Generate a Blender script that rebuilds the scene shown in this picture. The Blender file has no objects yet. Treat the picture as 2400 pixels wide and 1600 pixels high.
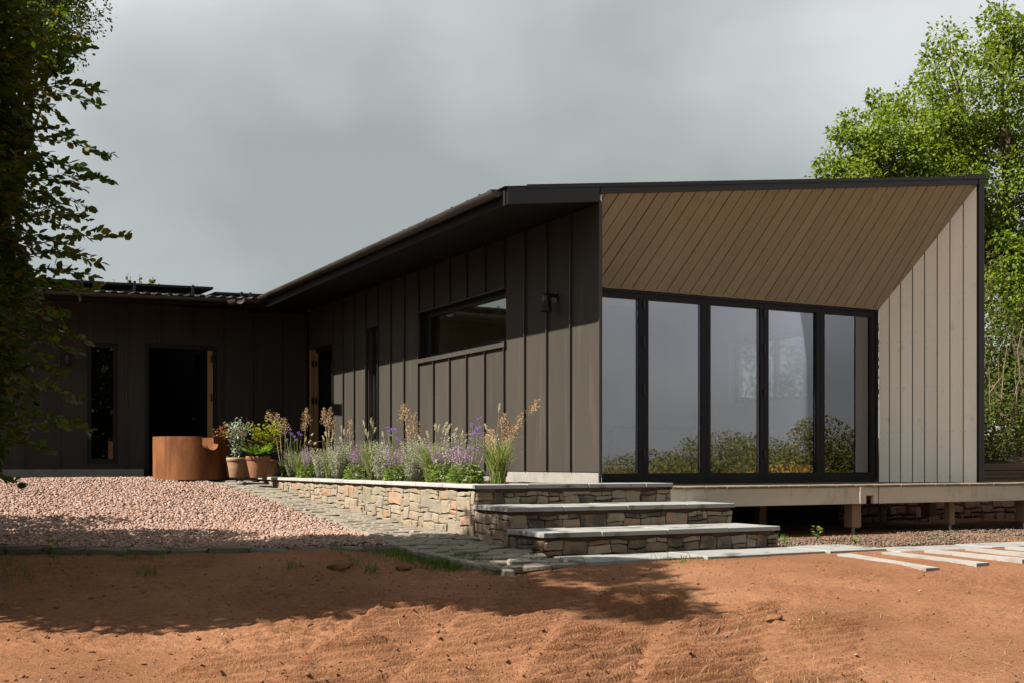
import bpy, math, random
import numpy as np
from mathutils import Vector

rnd = random.Random(11)
npr = np.random.default_rng(11)
PI = math.pi
S = bpy.context.scene
COL = S.collection

# ------------------------------------------------------------------ camera, sky, sun, exposure
YAW = math.radians(27.5)
CY_, SY_ = math.cos(YAW), math.sin(YAW)
CAM = (-6.65, -10.744, 0.20)
FPX, HPY = 2750.0, 1085.0            # focal length and horizon row of the 2400 x 1600 photograph
cd = bpy.data.cameras.new('camera')
cam = bpy.data.objects.new('camera', cd)
COL.objects.link(cam)
cam.location = CAM
cam.rotation_euler = (PI / 2, 0, -YAW)
cd.sensor_width = 36.0
cd.lens = FPX / 2400 * 36
cd.shift_y = (HPY - 800) / 2400
cd.clip_start = 0.05
cd.clip_end = 2000
S.camera = cam

SUN = Vector((-1.0, 0.012, math.tan(math.radians(45.0)))).normalized()   # towards the sun
world = bpy.data.worlds.new('World')
S.world = world
world.use_nodes = True
wn = world.node_tree
wn.nodes.clear()


def W_(t, **k):
    n = wn.nodes.new(t)
    for a, b in k.items():
        setattr(n, a, b)
    return n


wout = W_('ShaderNodeOutputWorld')
sky = W_('ShaderNodeTexSky', sky_type='NISHITA', sun_disc=False)
sky.sun_elevation = math.radians(45.0)
sky.sun_rotation = math.atan2(SUN.x, SUN.y)
bg1 = W_('ShaderNodeBackground')
bg1.inputs['Strength'].default_value = 0.05
wn.links.new(sky.outputs[0], bg1.inputs['Color'])
tc = W_('ShaderNodeTexCoord')
mp = W_('ShaderNodeMapping')
mp.inputs['Scale'].default_value = (1.0, 1.0, 1.7)
mp.inputs['Location'].default_value = (13.425, 3.262, 17.213)
wn.links.new(tc.outputs['Generated'], mp.inputs['Vector'])
nz = W_('ShaderNodeTexNoise')
nz.inputs['Scale'].default_value = 1.75
nz.inputs['Detail'].default_value = 5
nz.inputs['Roughness'].default_value = 0.42
nz.inputs['Distortion'].default_value = 0.15
wn.links.new(mp.outputs[0], nz.inputs['Vector'])
ramp = W_('ShaderNodeValToRGB')
e = ramp.color_ramp.elements
e[0].position, e[0].color = 0.355, (0.222, 0.236, 0.228, 1)
e[1].position, e[1].color = 0.635, (0.56, 0.567, 0.565, 1)
m_ = e.new(0.5)
m_.color = (0.38, 0.393, 0.384, 1)
wn.links.new(nz.outputs['Fac'], ramp.inputs['Fac'])
# cloud is brighter on the side where the sun stands behind it
dot = W_('ShaderNodeVectorMath', operation='DOT_PRODUCT')
wn.links.new(tc.outputs['Generated'], dot.inputs[0])
dot.inputs[1].default_value = tuple(SUN)
mr = W_('ShaderNodeMapRange')
mr.inputs[1].default_value, mr.inputs[2].default_value = 0.1, 1.0
mr.inputs[3].default_value, mr.inputs[4].default_value = 0.92, 1.4
wn.links.new(dot.outputs['Value'], mr.inputs[0])
vm = W_('ShaderNodeVectorMath', operation='SCALE')
wn.links.new(ramp.outputs[0], vm.inputs[0])
wn.links.new(mr.outputs[0], vm.inputs['Scale'])
bg2 = W_('ShaderNodeBackground')
bg2.inputs['Strength'].default_value = 0.555
wn.links.new(vm.outputs[0], bg2.inputs['Color'])
mx = W_('ShaderNodeMixShader')
mx.inputs[0].default_value = 0.9
wn.links.new(bg1.outputs[0], mx.inputs[1])
wn.links.new(bg2.outputs[0], mx.inputs[2])
wn.links.new(mx.outputs[0], wout.inputs['Surface'])

sl = bpy.data.lights.new('sun', 'SUN')
sl.energy = 5.0
sl.angle = math.radians(0.55)
sl.color = (1.0, 0.93, 0.82)
so = bpy.data.objects.new('sun', sl)
COL.objects.link(so)
so.rotation_euler = (-SUN).to_track_quat('-Z', 'Y').to_euler()

S.view_settings.view_transform = 'Standard'
S.view_settings.look = 'None'
S.view_settings.exposure = 1.75
S.view_settings.gamma = 1.0
S.render.engine = 'CYCLES'
S.cycles.use_denoising = True
S.cycles.max_bounces = 7
S.cycles.transparent_max_bounces = 16
S.cycles.glossy_bounces = 4
S.cycles.transmission_bounces = 6


# ------------------------------------------------------------------ photograph pixel -> point of the place
def ray(px, py):
    dx, dz = (px - 1200) / FPX, (HPY - py) / FPX
    return (CY_ * dx + SY_, -SY_ * dx + CY_, dz)


def pX(px, py, X):
    r = ray(px, py)
    t = (X - CAM[0]) / r[0]
    return (X, CAM[1] + t * r[1], CAM[2] + t * r[2])


def pY(px, py, Y):
    r = ray(px, py)
    t = (Y - CAM[1]) / r[1]
    return (CAM[0] + t * r[0], Y, CAM[2] + t * r[2])


def cw(xc, d, z=0.0):
    """a point given across and along the line of sight -> world"""
    return (CY_ * xc + SY_ * d + CAM[0], -SY_ * xc + CY_ * d + CAM[1], z)


def pD(px, py, d):
    return cw((px - 1200) / FPX * d, d, CAM[2] + (HPY - py) / FPX * d)


def cam_xd(X, Y):
    x, y = X - CAM[0], Y - CAM[1]
    return CY_ * x - SY_ * y, SY_ * x + CY_ * y


ZR_Y = [-3.0, -2.45, -1.83, -1.08, -0.5, 0.1, 0.75, 1.73, 2.84, 4.16, 5.28, 6.56, 7.8, 9.0]
ZR_Z = [-0.65, -0.625, -0.595, -0.566, -0.525, -0.506, -0.49, -0.456, -0.405, -0.324, -0.244, -0.14, -0.05, -0.04]


def zr(Y):
    """height of the drive and of the sett ramp along the house"""
    return np.interp(Y, ZR_Y, ZR_Z)


def zsoil(X, Y):
    x, d = cam_xd(X, Y)
    u = 9.9 - d
    return -0.635 - 0.085 * np.where(u > 0, u, 0.0) * np.clip(u / 0.6, 0, 1) + 0.075 * np.clip((-0.7 - x) / 0.9, 0, 1) * np.clip((d - 8.3) / 1.2, 0, 1)


def pS(px, py):
    """point of the soil seen at a pixel"""
    r = ray(px, py)
    lo, hi = 3.0, 16.0
    for _ in range(50):
        m = (lo + hi) / 2
        X, Y, Z = CAM[0] + m * r[0], CAM[1] + m * r[1], CAM[2] + m * r[2]
        if Z > zsoil(X, Y):
            lo = m
        else:
            hi = m
    return (CAM[0] + lo * r[0], CAM[1] + lo * r[1], CAM[2] + lo * r[2])


# ------------------------------------------------------------------ value noise for displaced meshes
def vnoise(x, y, seed):
    g = np.random.default_rng(seed).random((256, 256))
    xi, yi = np.floor(x).astype(int), np.floor(y).astype(int)
    fx, fy = x - xi, y - yi
    fx, fy = fx * fx * (3 - 2 * fx), fy * fy * (3 - 2 * fy)
    a, b = g[xi % 256, yi % 256], g[(xi + 1) % 256, yi % 256]
    c, d = g[xi % 256, (yi + 1) % 256], g[(xi + 1) % 256, (yi + 1) % 256]
    return (a * (1 - fx) + b * fx) * (1 - fy) + (c * (1 - fx) + d * fx) * fy - 0.5


# ------------------------------------------------------------------ materials
MATS = {}


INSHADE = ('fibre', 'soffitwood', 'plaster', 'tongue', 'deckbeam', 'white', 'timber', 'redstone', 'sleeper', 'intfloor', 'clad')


def newmat(name):
    m = bpy.data.materials.new(name)
    m.use_nodes = True
    MATS[name] = m
    return m, m.node_tree, m.node_tree.nodes['Principled BSDF']


def setramp(r, cols, pos=None):
    el = r.color_ramp.elements
    n = len(cols)
    while len(el) < n:
        el.new(0.5)
    for i, c in enumerate(cols):
        el[i].position = pos[i] if pos else i / (n - 1)
        el[i].color = (*c, 1)


def pm(name, cols, scale=4.0, rough=0.7, bump=0.0, bscale=60.0, spec=0.3, metal=0.0, stretch=(1, 1, 1),
       obj=0.0, isl=0.0, detail=6, coords='Object', nrough=0.6, pos=None, distort=0.0, rvar=0.0, stain=None, k=0.66):
    m, nt, b = newmat(name)
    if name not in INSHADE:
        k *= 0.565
    cols = [tuple(v * k for v in c) for c in cols]
    N, L = nt.nodes, nt.links
    t = N.new('ShaderNodeTexCoord')
    mpn = N.new('ShaderNodeMapping')
    mpn.inputs['Scale'].default_value = stretch
    L.new(t.outputs[coords], mpn.inputs['Vector'])
    vec = mpn.outputs[0]
    if obj:
        oi = N.new('ShaderNodeObjectInfo')
        ad = N.new('ShaderNodeVectorMath')
        ad.operation = 'ADD'
        sc = N.new('ShaderNodeMath')
        sc.operation = 'MULTIPLY'
        sc.inputs[1].default_value = 37.0
        L.new(oi.outputs['Random'], sc.inputs[0])
        L.new(vec, ad.inputs[0])
        L.new(sc.outputs[0], ad.inputs[1])
        vec = ad.outputs[0]
    n1 = N.new('ShaderNodeTexNoise')
    n1.inputs['Scale'].default_value = scale
    n1.inputs['Detail'].default_value = detail
    n1.inputs['Roughness'].default_value = nrough
    n1.inputs['Distortion'].default_value = distort
    L.new(vec, n1.inputs['Vector'])
    fac = n1.outputs['Fac']
    # spread the noise over the whole ramp
    mr_ = N.new('ShaderNodeMapRange')
    mr_.inputs[1].default_value, mr_.inputs[2].default_value = 0.28, 0.72
    L.new(fac, mr_.inputs[0])
    fac = mr_.outputs[0]
    for w, node, out in ((obj, 'ShaderNodeObjectInfo', 'Random'), (isl, 'ShaderNodeNewGeometry', 'Random Per Island')):
        if w:
            g = N.new(node)
            mxn = N.new('ShaderNodeMix')
            mxn.inputs['Factor'].default_value = w
            L.new(fac, mxn.inputs['A'])
            L.new(g.outputs[out], mxn.inputs['B'])
            fac = mxn.outputs['Result']
    r = N.new('ShaderNodeValToRGB')
    setramp(r, cols, pos)
    L.new(fac, r.inputs['Fac'])
    colout = r.outputs[0]
    if stain:
        # (colour, noise scale, stretch, threshold low, high, amount): marks with a shape of their own
        scol, ss, sst, s0, s1, sa = stain
        mp2 = N.new('ShaderNodeMapping')
        mp2.inputs['Scale'].default_value = sst
        L.new(t.outputs[coords], mp2.inputs['Vector'])
        n3 = N.new('ShaderNodeTexNoise')
        n3.inputs['Scale'].default_value = ss
        n3.inputs['Detail'].default_value = 5
        L.new(mp2.outputs[0], n3.inputs['Vector'])
        m3 = N.new('ShaderNodeMapRange')
        m3.inputs[1].default_value, m3.inputs[2].default_value = s0, s1
        m3.inputs[4].default_value = sa
        L.new(n3.outputs['Fac'], m3.inputs[0])
        mc = N.new('ShaderNodeMix')
        mc.data_type = 'RGBA'
        L.new(m3.outputs[0], mc.inputs['Factor'])
        L.new(colout, mc.inputs['A'])
        mc.inputs['B'].default_value = (*[v * k for v in scol], 1)
        colout = mc.outputs['Result']
    L.new(colout, b.inputs['Base Color'])
    b.inputs['Roughness'].default_value = rough
    if rvar:
        mr2 = N.new('ShaderNodeMapRange')
        mr2.inputs[3].default_value, mr2.inputs[4].default_value = rough - rvar, rough + rvar
        L.new(n1.outputs['Fac'], mr2.inputs[0])
        L.new(mr2.outputs[0], b.inputs['Roughness'])
    b.inputs['Metallic'].default_value = metal
    b.inputs['Specular IOR Level'].default_value = spec
    if bump:
        n2 = N.new('ShaderNodeTexNoise')
        n2.inputs['Scale'].default_value = bscale
        n2.inputs['Detail'].default_value = 5
        L.new(vec, n2.inputs['Vector'])
        bp = N.new('ShaderNodeBump')
        bp.inputs['Strength'].default_value = 1.0
        bp.inputs['Distance'].default_value = bump
        L.new(n2.outputs['Fac'], bp.inputs['Height'])
        L.new(bp.outputs[0], b.inputs['Normal'])
    return m


def leafmat(name, cols, trans=0.35, rough=0.5, spec=0.15, k=0.8):
    m, nt, b = newmat(name)
    cols = [tuple(v * k * 0.64 for v in c) for c in cols]
    N, L = nt.nodes, nt.links
    g = N.new('ShaderNodeNewGeometry')
    r = N.new('ShaderNodeValToRGB')
    setramp(r, cols)
    L.new(g.outputs['Random Per Island'], r.inputs['Fac'])
    L.new(r.outputs[0], b.inputs['Base Color'])
    b.inputs['Roughness'].default_value = rough
    b.inputs['Specular IOR Level'].default_value = spec
    tr = N.new('ShaderNodeBsdfTranslucent')
    hs = N.new('ShaderNodeHueSaturation')
    hs.inputs['Saturation'].default_value = 1.15
    hs.inputs['Value'].default_value = 1.5
    hs.inputs['Hue'].default_value = 0.485
    L.new(r.outputs[0], hs.inputs['Color'])
    L.new(hs.outputs[0], tr.inputs['Color'])
    ms = N.new('ShaderNodeMixShader')
    ms.inputs[0].default_value = trans
    L.new(b.outputs[0], ms.inputs[1])
    L.new(tr.outputs[0], ms.inputs[2])
    L.new(ms.outputs[0], N['Material Output'].inputs['Surface'])
    return m


def glassmat(name, tint, refl, f0, rough=0.0, gtint=(1, 1, 1)):
    m, nt, b = newmat(name)
    N, L = nt.nodes, nt.links
    N.remove(b)
    t = N.new('ShaderNodeBsdfTransparent')
    t.inputs[0].default_value = (*tint, 1)
    g = N.new('ShaderNodeBsdfGlossy')
    g.inputs['Roughness'].default_value = rough
    g.inputs['Color'].default_value = (*gtint, 1)
    f = N.new('ShaderNodeFresnel')
    f.inputs['IOR'].default_value = 1.5
    ma = N.new('ShaderNodeMath')
    ma.operation = 'MULTIPLY_ADD'
    ma.use_clamp = True
    L.new(f.outputs[0], ma.inputs[0])
    ma.inputs[1].default_value = refl
    ma.inputs[2].default_value = f0
    # panes are never quite flat
    tcn = N.new('ShaderNodeTexCoord')
    nn = N.new('ShaderNodeTexNoise')
    nn.inputs['Scale'].default_value = 0.9
    nn.inputs['Detail'].default_value = 1.0
    L.new(tcn.outputs['Object'], nn.inputs['Vector'])
    bp = N.new('ShaderNodeBump')
    bp.inputs['Distance'].default_value = 0.0012
    L.new(nn.outputs['Fac'], bp.inputs['Height'])
    L.new(bp.outputs[0], g.inputs['Normal'])
    ms = N.new('ShaderNodeMixShader')
    L.new(ma.outputs[0], ms.inputs[0])
    L.new(t.outputs[0], ms.inputs[1])
    L.new(g.outputs[0], ms.inputs[2])
    L.new(ms.outputs[0], N['Material Output'].inputs['Surface'])
    return m


pm('clad', [(0.058, 0.050, 0.042), (0.082, 0.072, 0.062)], 1.1, 0.58, 0.004, 2.2, 0.09, 0.0, (1, 1, 0.35), obj=0.45, rvar=0.08, stain=((0.125, 0.112, 0.095), 3.0, (3.0, 3.0, 0.25), 0.56, 0.75, 0.45), k=0.47)
pm('seam', [(0.050, 0.044, 0.038), (0.066, 0.058, 0.050)], 3.0, 0.45, 0, 10, 0.45, k=0.8)
pm('blackmetal', [(0.012, 0.012, 0.013), (0.019, 0.019, 0.020)], 2.0, 0.42, 0.0004, 30, 0.4, rvar=0.1, k=0.9)
pm('gutter', [(0.045, 0.035, 0.028), (0.095, 0.075, 0.058)], 6.0, 0.42, 0.0006, 30, 0.5, 0.3, (1, 0.3, 1), rvar=0.1, k=0.8)
pm('roofmetal', [(0.030, 0.029, 0.029), (0.05, 0.048, 0.046)], 2.0, 0.4, 0, 10, 0.5, 0.3)
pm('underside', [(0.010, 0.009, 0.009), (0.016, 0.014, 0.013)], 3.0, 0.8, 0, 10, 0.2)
pm('frame', [(0.010, 0.0105, 0.012), (0.015, 0.0155, 0.017)], 3.0, 0.5, 0.0002, 120, 0.22, k=0.9)
pm('fibre', [(0.275, 0.262, 0.228), (0.35, 0.335, 0.296)], 2.5, 0.75, 0.0012, 40, 0.25, 0, (1, 1, 0.12), obj=0.35,
   stain=((0.17, 0.145, 0.11), 9.0, (1, 1, 0.6), 0.62, 0.8, 0.5), k=2.15)
pm('soffitwood', [(0.235, 0.220, 0.155), (0.315, 0.295, 0.212)], 3.0, 0.75, 0.0012, 50, 0.25, 0, (1.6, 0.25, 0.6), obj=0.4,
   stain=((0.11, 0.078, 0.045), 7.0, (1.5, 0.6, 1), 0.62, 0.8, 0.5), k=0.92)
pm('joint', [(0.03, 0.024, 0.018), (0.05, 0.04, 0.03)], 5, 0.9)
pm('screw', [(0.05, 0.045, 0.04), (0.09, 0.08, 0.07)], 5, 0.5, metal=0.5)
pm('oak', [(0.24, 0.115, 0.045), (0.40, 0.215, 0.095)], 6.0, 0.5, 0.001, 60, 0.35, 0, (1, 1, 0.06), k=1.25)
pm('concrete', [(0.36, 0.335, 0.31), (0.52, 0.49, 0.455)], 3.0, 0.85, 0.003, 40, 0.2, stain=((0.2, 0.18, 0.16), 4.0, (1, 1, 0.4), 0.55, 0.75, 0.5))
pm('slab', [(0.43, 0.43, 0.415), (0.56, 0.555, 0.535)], 3.0, 0.7, 0.0015, 70, 0.3, obj=0.3, stain=((0.13, 0.115, 0.10), 4.5, (1, 1, 1), 0.56, 0.66, 0.75), k=0.6)
pm('slab_clean', [(0.50, 0.495, 0.47), (0.62, 0.61, 0.58)], 3.0, 0.7, 0.0015, 70, 0.3, obj=0.3, stain=((0.30, 0.24, 0.18), 6, (1, 1, 1), 0.55, 0.75, 0.5), k=0.72)
STONE = [(0.28, 0.245, 0.175), (0.235, 0.205, 0.145), (0.34, 0.275, 0.195), (0.25, 0.22, 0.18), (0.33, 0.25, 0.175), (0.26, 0.235, 0.165), (0.37, 0.22, 0.14), (0.31, 0.27, 0.20)]
pm('rubble', STONE, 9.0, 0.85, 0.008, 28, 0.2, obj=0.78, stain=((0.15, 0.11, 0.08), 9.0, (1, 1, 1), 0.55, 0.75, 0.6), k=0.98)
pm('rubble_shade', [(c[0] * .70, c[1] * .60, c[2] * .48) for c in STONE], 9.0, 0.6, 0.007, 28, 0.35, obj=0.78, stain=((0.05, 0.036, 0.026), 5.0, (1, 1, 1), 0.44, 0.56, 0.85), k=0.9)  # darker copy of the rubble: riser shade put into the colour
pm('paverstone', [(0.44, 0.43, 0.40), (0.56, 0.545, 0.51)], 3.0, 0.8, 0.002, 60, 0.2, obj=0.3, stain=((0.30, 0.15, 0.08), 5.0, (1, 1, 1), 0.5, 0.72, 0.45))
pm('mortar', [(0.24, 0.15, 0.095), (0.36, 0.24, 0.16)], 10, 0.95, 0.006, 60, 0.1)
pm('mortar_shade', [(0.13, 0.075, 0.045), (0.24, 0.14, 0.085)], 8, 0.9, 0.006, 60, 0.15)  # darker copy of the mortar, shade put into the colour
pm('sett', [(0.29, 0.25, 0.19), (0.37, 0.325, 0.255), (0.33, 0.285, 0.23), (0.43, 0.38, 0.31)], 10, 0.8, 0.005, 40, 0.25, obj=0.6,
   stain=((0.17, 0.115, 0.055), 5.0, (1, 1, 1), 0.52, 0.7, 0.55), k=0.72)
pm('settbed', [(0.08, 0.06, 0.035), (0.15, 0.11, 0.065)], 12, 0.95, 0.006, 60, 0.1)
pm('kerbstone', [(0.19, 0.155, 0.12), (0.30, 0.255, 0.21)], 9, 0.85, 0.008, 30, 0.2, obj=0.6)
pm('gravelstone', [(0.35, 0.175, 0.12), (0.49, 0.29, 0.22), (0.58, 0.39, 0.31), (0.64, 0.48, 0.40), (0.44, 0.25, 0.185), (0.39, 0.28, 0.235)], 20, 0.85, 0.0, 60, 0.2, isl=0.8, k=0.66)
pm('gravelbase', [(0.20, 0.10, 0.065), (0.36, 0.20, 0.14)], 30, 0.95, 0.01, 60, 0.1)
pm('darkgravel', [(0.10, 0.06, 0.04), (0.26, 0.18, 0.13), (0.36, 0.28, 0.22)], 20, 0.9, 0, 60, 0.2, isl=0.85)
pm('terracotta', [(0.36, 0.155, 0.075), (0.48, 0.225, 0.115)], 5.0, 0.85, 0.0015, 60, 0.2, stain=((0.50, 0.40, 0.28), 3.2, (1, 1, 0.9), 0.5, 0.72, 0.7))
pm('terracotta_lime', [(0.40, 0.19, 0.09), (0.50, 0.27, 0.14)], 5.0, 0.85, 0.0015, 60, 0.2, stain=((0.60, 0.52, 0.36), 2.6, (1, 1, 1.6), 0.40, 0.62, 0.85))
pm('corten', [(0.16, 0.050, 0.016), (0.32, 0.115, 0.034), (0.42, 0.175, 0.058)], 5.0, 0.8, 0.0012, 80, 0.2, 0, (1, 1, 0.30), nrough=0.7,
   stain=((0.12, 0.035, 0.012), 4.0, (2.0, 2.0, 0.22), 0.55, 0.72, 0.65))
pm('timber', [(0.17, 0.105, 0.06), (0.29, 0.19, 0.115)], 4.0, 0.85, 0.003, 40, 0.2, 0, (1, 1, 0.15), obj=0.4, k=0.75)
pm('sleeper', [(0.06, 0.038, 0.026), (0.14, 0.095, 0.066)], 5.0, 0.85, 0.004, 40, 0.2, 0, (0.2, 1, 1), obj=0.5, k=0.9)
pm('deckboard', [(0.26, 0.20, 0.14), (0.38, 0.31, 0.23)], 5.0, 0.8, 0.001, 60, 0.2, 0, (1, 0.2, 1), obj=0.5)
pm('deckbeam', [(0.30, 0.265, 0.205), (0.40, 0.36, 0.285)], 4.0, 0.8, 0.002, 50, 0.2, 0, (0.15, 1, 1), obj=0.3, stain=((0.2, 0.15, 0.095), 6, (1.5, 1, 0.5), 0.55, 0.75, 0.5), k=1.15)
pm('galv', [(0.42, 0.43, 0.43), (0.58, 0.59, 0.59)], 20, 0.4, 0, 10, 0.5, 0.7)
pm('redstone', [(0.24, 0.105, 0.07), (0.38, 0.19, 0.125), (0.30, 0.17, 0.13)], 9, 0.9, 0.006, 30, 0.15, obj=0.7, k=0.9)
pm('bark', [(0.10, 0.075, 0.05), (0.22, 0.18, 0.13)], 12, 0.9, 0.006, 30, 0.1, 0, (1, 1, 0.3))
pm('twig', [(0.12, 0.075, 0.045), (0.2, 0.13, 0.08)], 12, 0.8)
pm('deadstem', [(0.28, 0.2, 0.12), (0.42, 0.32, 0.2)], 12, 0.8)
pm('bedsoil', [(0.055, 0.03, 0.018), (0.15, 0.085, 0.05)], 14, 0.95, 0.02, 30, 0.1)
pm('bankearth', [(0.06, 0.045, 0.025), (0.13, 0.10, 0.05)], 4, 0.95, 0.02, 20, 0.1)
pm('fieldgrass', [(0.10, 0.08, 0.02), (0.20, 0.13, 0.035), (0.24, 0.12, 0.035), (0.13, 0.12, 0.03)], 0.35, 0.9, 0.05, 6, 0.1, k=1.0)
pm('clod', [(0.22, 0.10, 0.05), (0.40, 0.20, 0.105)], 14, 0.95, 0.004, 60, 0.1, isl=0.6)
pm('straw', [(0.36, 0.25, 0.13), (0.55, 0.42, 0.25)], 14, 0.8, isl=0.7)
pm('plaster', [(0.62, 0.61, 0.57), (0.70, 0.69, 0.65)], 2, 0.8, k=1.2)
pm('tongue', [(0.50, 0.48, 0.41), (0.58, 0.56, 0.49)], 3, 0.7, obj=0.3, k=1.6)
pm('intfloor', [(0.12, 0.07, 0.04), (0.2, 0.12, 0.07)], 4, 0.5, stretch=(0.3, 3, 1))
pm('solar', [(0.008, 0.009, 0.012), (0.012, 0.013, 0.018)], 3, 0.25, spec=0.5)
pm('white', [(0.7, 0.7, 0.68), (0.8, 0.8, 0.78)], 3, 0.5, k=0.9)
glassmat('glassdoor', (0.95, 0.95, 0.95), 0.9, 0.19, gtint=(0.92, 0.91, 1.0))
glassmat('glasswin', (0.82, 0.85, 0.8), 0.7, 0.02)

leafmat('hornbeam', [(0.04, 0.07, 0.010), (0.06, 0.10, 0.014), (0.09, 0.14, 0.02), (0.05, 0.085, 0.014), (0.20, 0.18, 0.02)], 0.5, 0.5, 0.25)
leafmat('ashleaf', [(0.085, 0.135, 0.016), (0.11, 0.165, 0.020), (0.145, 0.20, 0.028), (0.10, 0.155, 0.020), (0.19, 0.225, 0.045)], 0.38, 0.6, 0.10, k=1.25)
leafmat('shrubleaf', [(0.055, 0.09, 0.014), (0.085, 0.125, 0.02), (0.11, 0.15, 0.03), (0.065, 0.105, 0.018), (0.17, 0.12, 0.05)], 0.28, 0.6, 0.08)
leafmat('darkleaf', [(0.02, 0.04, 0.008), (0.035, 0.06, 0.012), (0.05, 0.075, 0.016)], 0.25)
leafmat('farleaf', [(0.07, 0.10, 0.02), (0.13, 0.15, 0.03), (0.20, 0.16, 0.03), (0.10, 0.12, 0.025)], 0.2, 0.6, 0.1)
leafmat('gingerleaf', [(0.36, 0.20, 0.04), (0.26, 0.18, 0.03), (0.17, 0.16, 0.03), (0.42, 0.28, 0.05)], 0.2, 0.6, 0.1)
leafmat('grassblade', [(0.06, 0.11, 0.015), (0.11, 0.17, 0.03), (0.16, 0.20, 0.05), (0.20, 0.20, 0.07)], 0.3, k=1.3)
leafmat('lawngrass', [(0.04, 0.10, 0.012), (0.07, 0.145, 0.02), (0.10, 0.16, 0.03)], 0.3, k=1.1)
leafmat('arching', [(0.15, 0.19, 0.07), (0.22, 0.25, 0.11), (0.30, 0.30, 0.16), (0.11, 0.17, 0.05)], 0.3, k=1.35)
leafmat('drystem', [(0.30, 0.22, 0.09), (0.38, 0.29, 0.13), (0.22, 0.20, 0.07)], 0.2, k=.95)
leafmat('plume', [(0.32, 0.215, 0.115), (0.42, 0.30, 0.17), (0.25, 0.155, 0.075), (0.54, 0.42, 0.27)], 0.3, k=1.15)
leafmat('foxtail', [(0.42, 0.39, 0.24), (0.55, 0.5, 0.33), (0.48, 0.46, 0.28)], 0.3, k=1.3)
leafmat('salvialeaf', [(0.06, 0.11, 0.02), (0.11, 0.17, 0.035), (0.18, 0.24, 0.06), (0.08, 0.13, 0.03)], 0.3, k=1.25)
leafmat('salviabloom', [(0.31, 0.21, 0.33), (0.40, 0.29, 0.41), (0.34, 0.20, 0.26), (0.47, 0.37, 0.47)], 0.3, k=1.2)
leafmat('verbena', [(0.26, 0.14, 0.42), (0.35, 0.2, 0.52), (0.22, 0.11, 0.36)], 0.3, k=.95)
leafmat('silver', [(0.25, 0.27, 0.17), (0.34, 0.35, 0.25), (0.19, 0.22, 0.11), (0.40, 0.40, 0.32), (0.36, 0.31, 0.34)], 0.25, k=1.3)
leafmat('eucalypt', [(0.16, 0.21, 0.15), (0.24, 0.29, 0.21), (0.12, 0.17, 0.10), (0.32, 0.36, 0.28)], 0.2, k=1.2)
leafmat('acer', [(0.14, 0.16, 0.02), (0.20, 0.21, 0.03), (0.10, 0.13, 0.02)], 0.4, k=1.15)
leafmat('acerred', [(0.36, 0.10, 0.03), (0.28, 0.16, 0.05), (0.40, 0.2, 0.07)], 0.4)
leafmat('fern', [(0.07, 0.16, 0.015), (0.12, 0.22, 0.03), (0.17, 0.26, 0.045)], 0.35, k=1.15)


def soilmat():
    m, nt, b = newmat('soil')
    N, L = nt.nodes, nt.links
    t = N.new('ShaderNodeTexCoord')
    n1 = N.new('ShaderNodeTexNoise')
    n1.inputs['Scale'].default_value = 0.9
    n1.inputs['Detail'].default_value = 8
    n1.inputs['Roughness'].default_value = 0.65
    n2 = N.new('ShaderNodeTexNoise')
    n2.inputs['Scale'].default_value = 30
    n2.inputs['Detail'].default_value = 6
    n2.inputs['Roughness'].default_value = 0.7
    L.new(t.outputs['Object'], n1.inputs['Vector'])
    L.new(t.outputs['Object'], n2.inputs['Vector'])
    mxn = N.new('ShaderNodeMix')
    mxn.inputs['Factor'].default_value = 0.45
    L.new(n1.outputs['Fac'], mxn.inputs['A'])
    L.new(n2.outputs['Fac'], mxn.inputs['B'])
    r = N.new('ShaderNodeValToRGB')
    setramp(r, [(0.070, 0.029, 0.0145), (0.132, 0.060, 0.0295), (0.176, 0.084, 0.0435), (0.226, 0.120, 0.070)], [0.3, 0.45, 0.57, 0.72])
    L.new(mxn.outputs['Result'], r.inputs['Fac'])
    L.new(r.outputs[0], b.inputs['Base Color'])
    b.inputs['Roughness'].default_value = 0.95
    b.inputs['Specular IOR Level'].default_value = 0.1
    n3 = N.new('ShaderNodeTexNoise')
    n3.inputs['Scale'].default_value = 60
    n3.inputs['Detail'].default_value = 6
    n3.inputs['Roughness'].default_value = 0.65
    L.new(t.outputs['Object'], n3.inputs['Vector'])
    bp = N.new('ShaderNodeBump')
    bp.inputs['Distance'].default_value = 0.020
    L.new(n3.outputs['Fac'], bp.inputs['Height'])
    L.new(bp.outputs[0], b.inputs['Normal'])


soilmat()


# ------------------------------------------------------------------ object helpers
WL = {}          # world position of every object's origin


def link(name, me, mat=None, parent=None, loc=(0, 0, 0), smooth=False):
    o = bpy.data.objects.new(name, me)
    COL.objects.link(o)
    if mat is not None and not me.materials:
        me.materials.append(MATS[mat])
    o.location = loc
    WL[o.name] = Vector(loc)
    if parent:
        o.parent = parent
        o.location = Vector(loc) - WL[parent.name]
    if smooth:
        me.polygons.foreach_set('use_smooth', [True] * len(me.polygons))
    return o


def tag(o, label=None, cat=None, group=None, kind=None):
    for k, v in (('label', label), ('category', cat), ('group', group), ('kind', kind)):
        if v:
            o[k] = v
    return o


def thing(name, label, cat, loc=(0, 0, 0), group=None, kind=None):
    o = bpy.data.objects.new(name, None)
    o.empty_display_size = 0.2
    COL.objects.link(o)
    o.location = loc
    WL[o.name] = Vector(loc)
    return tag(o, label, cat, group, kind)


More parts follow.
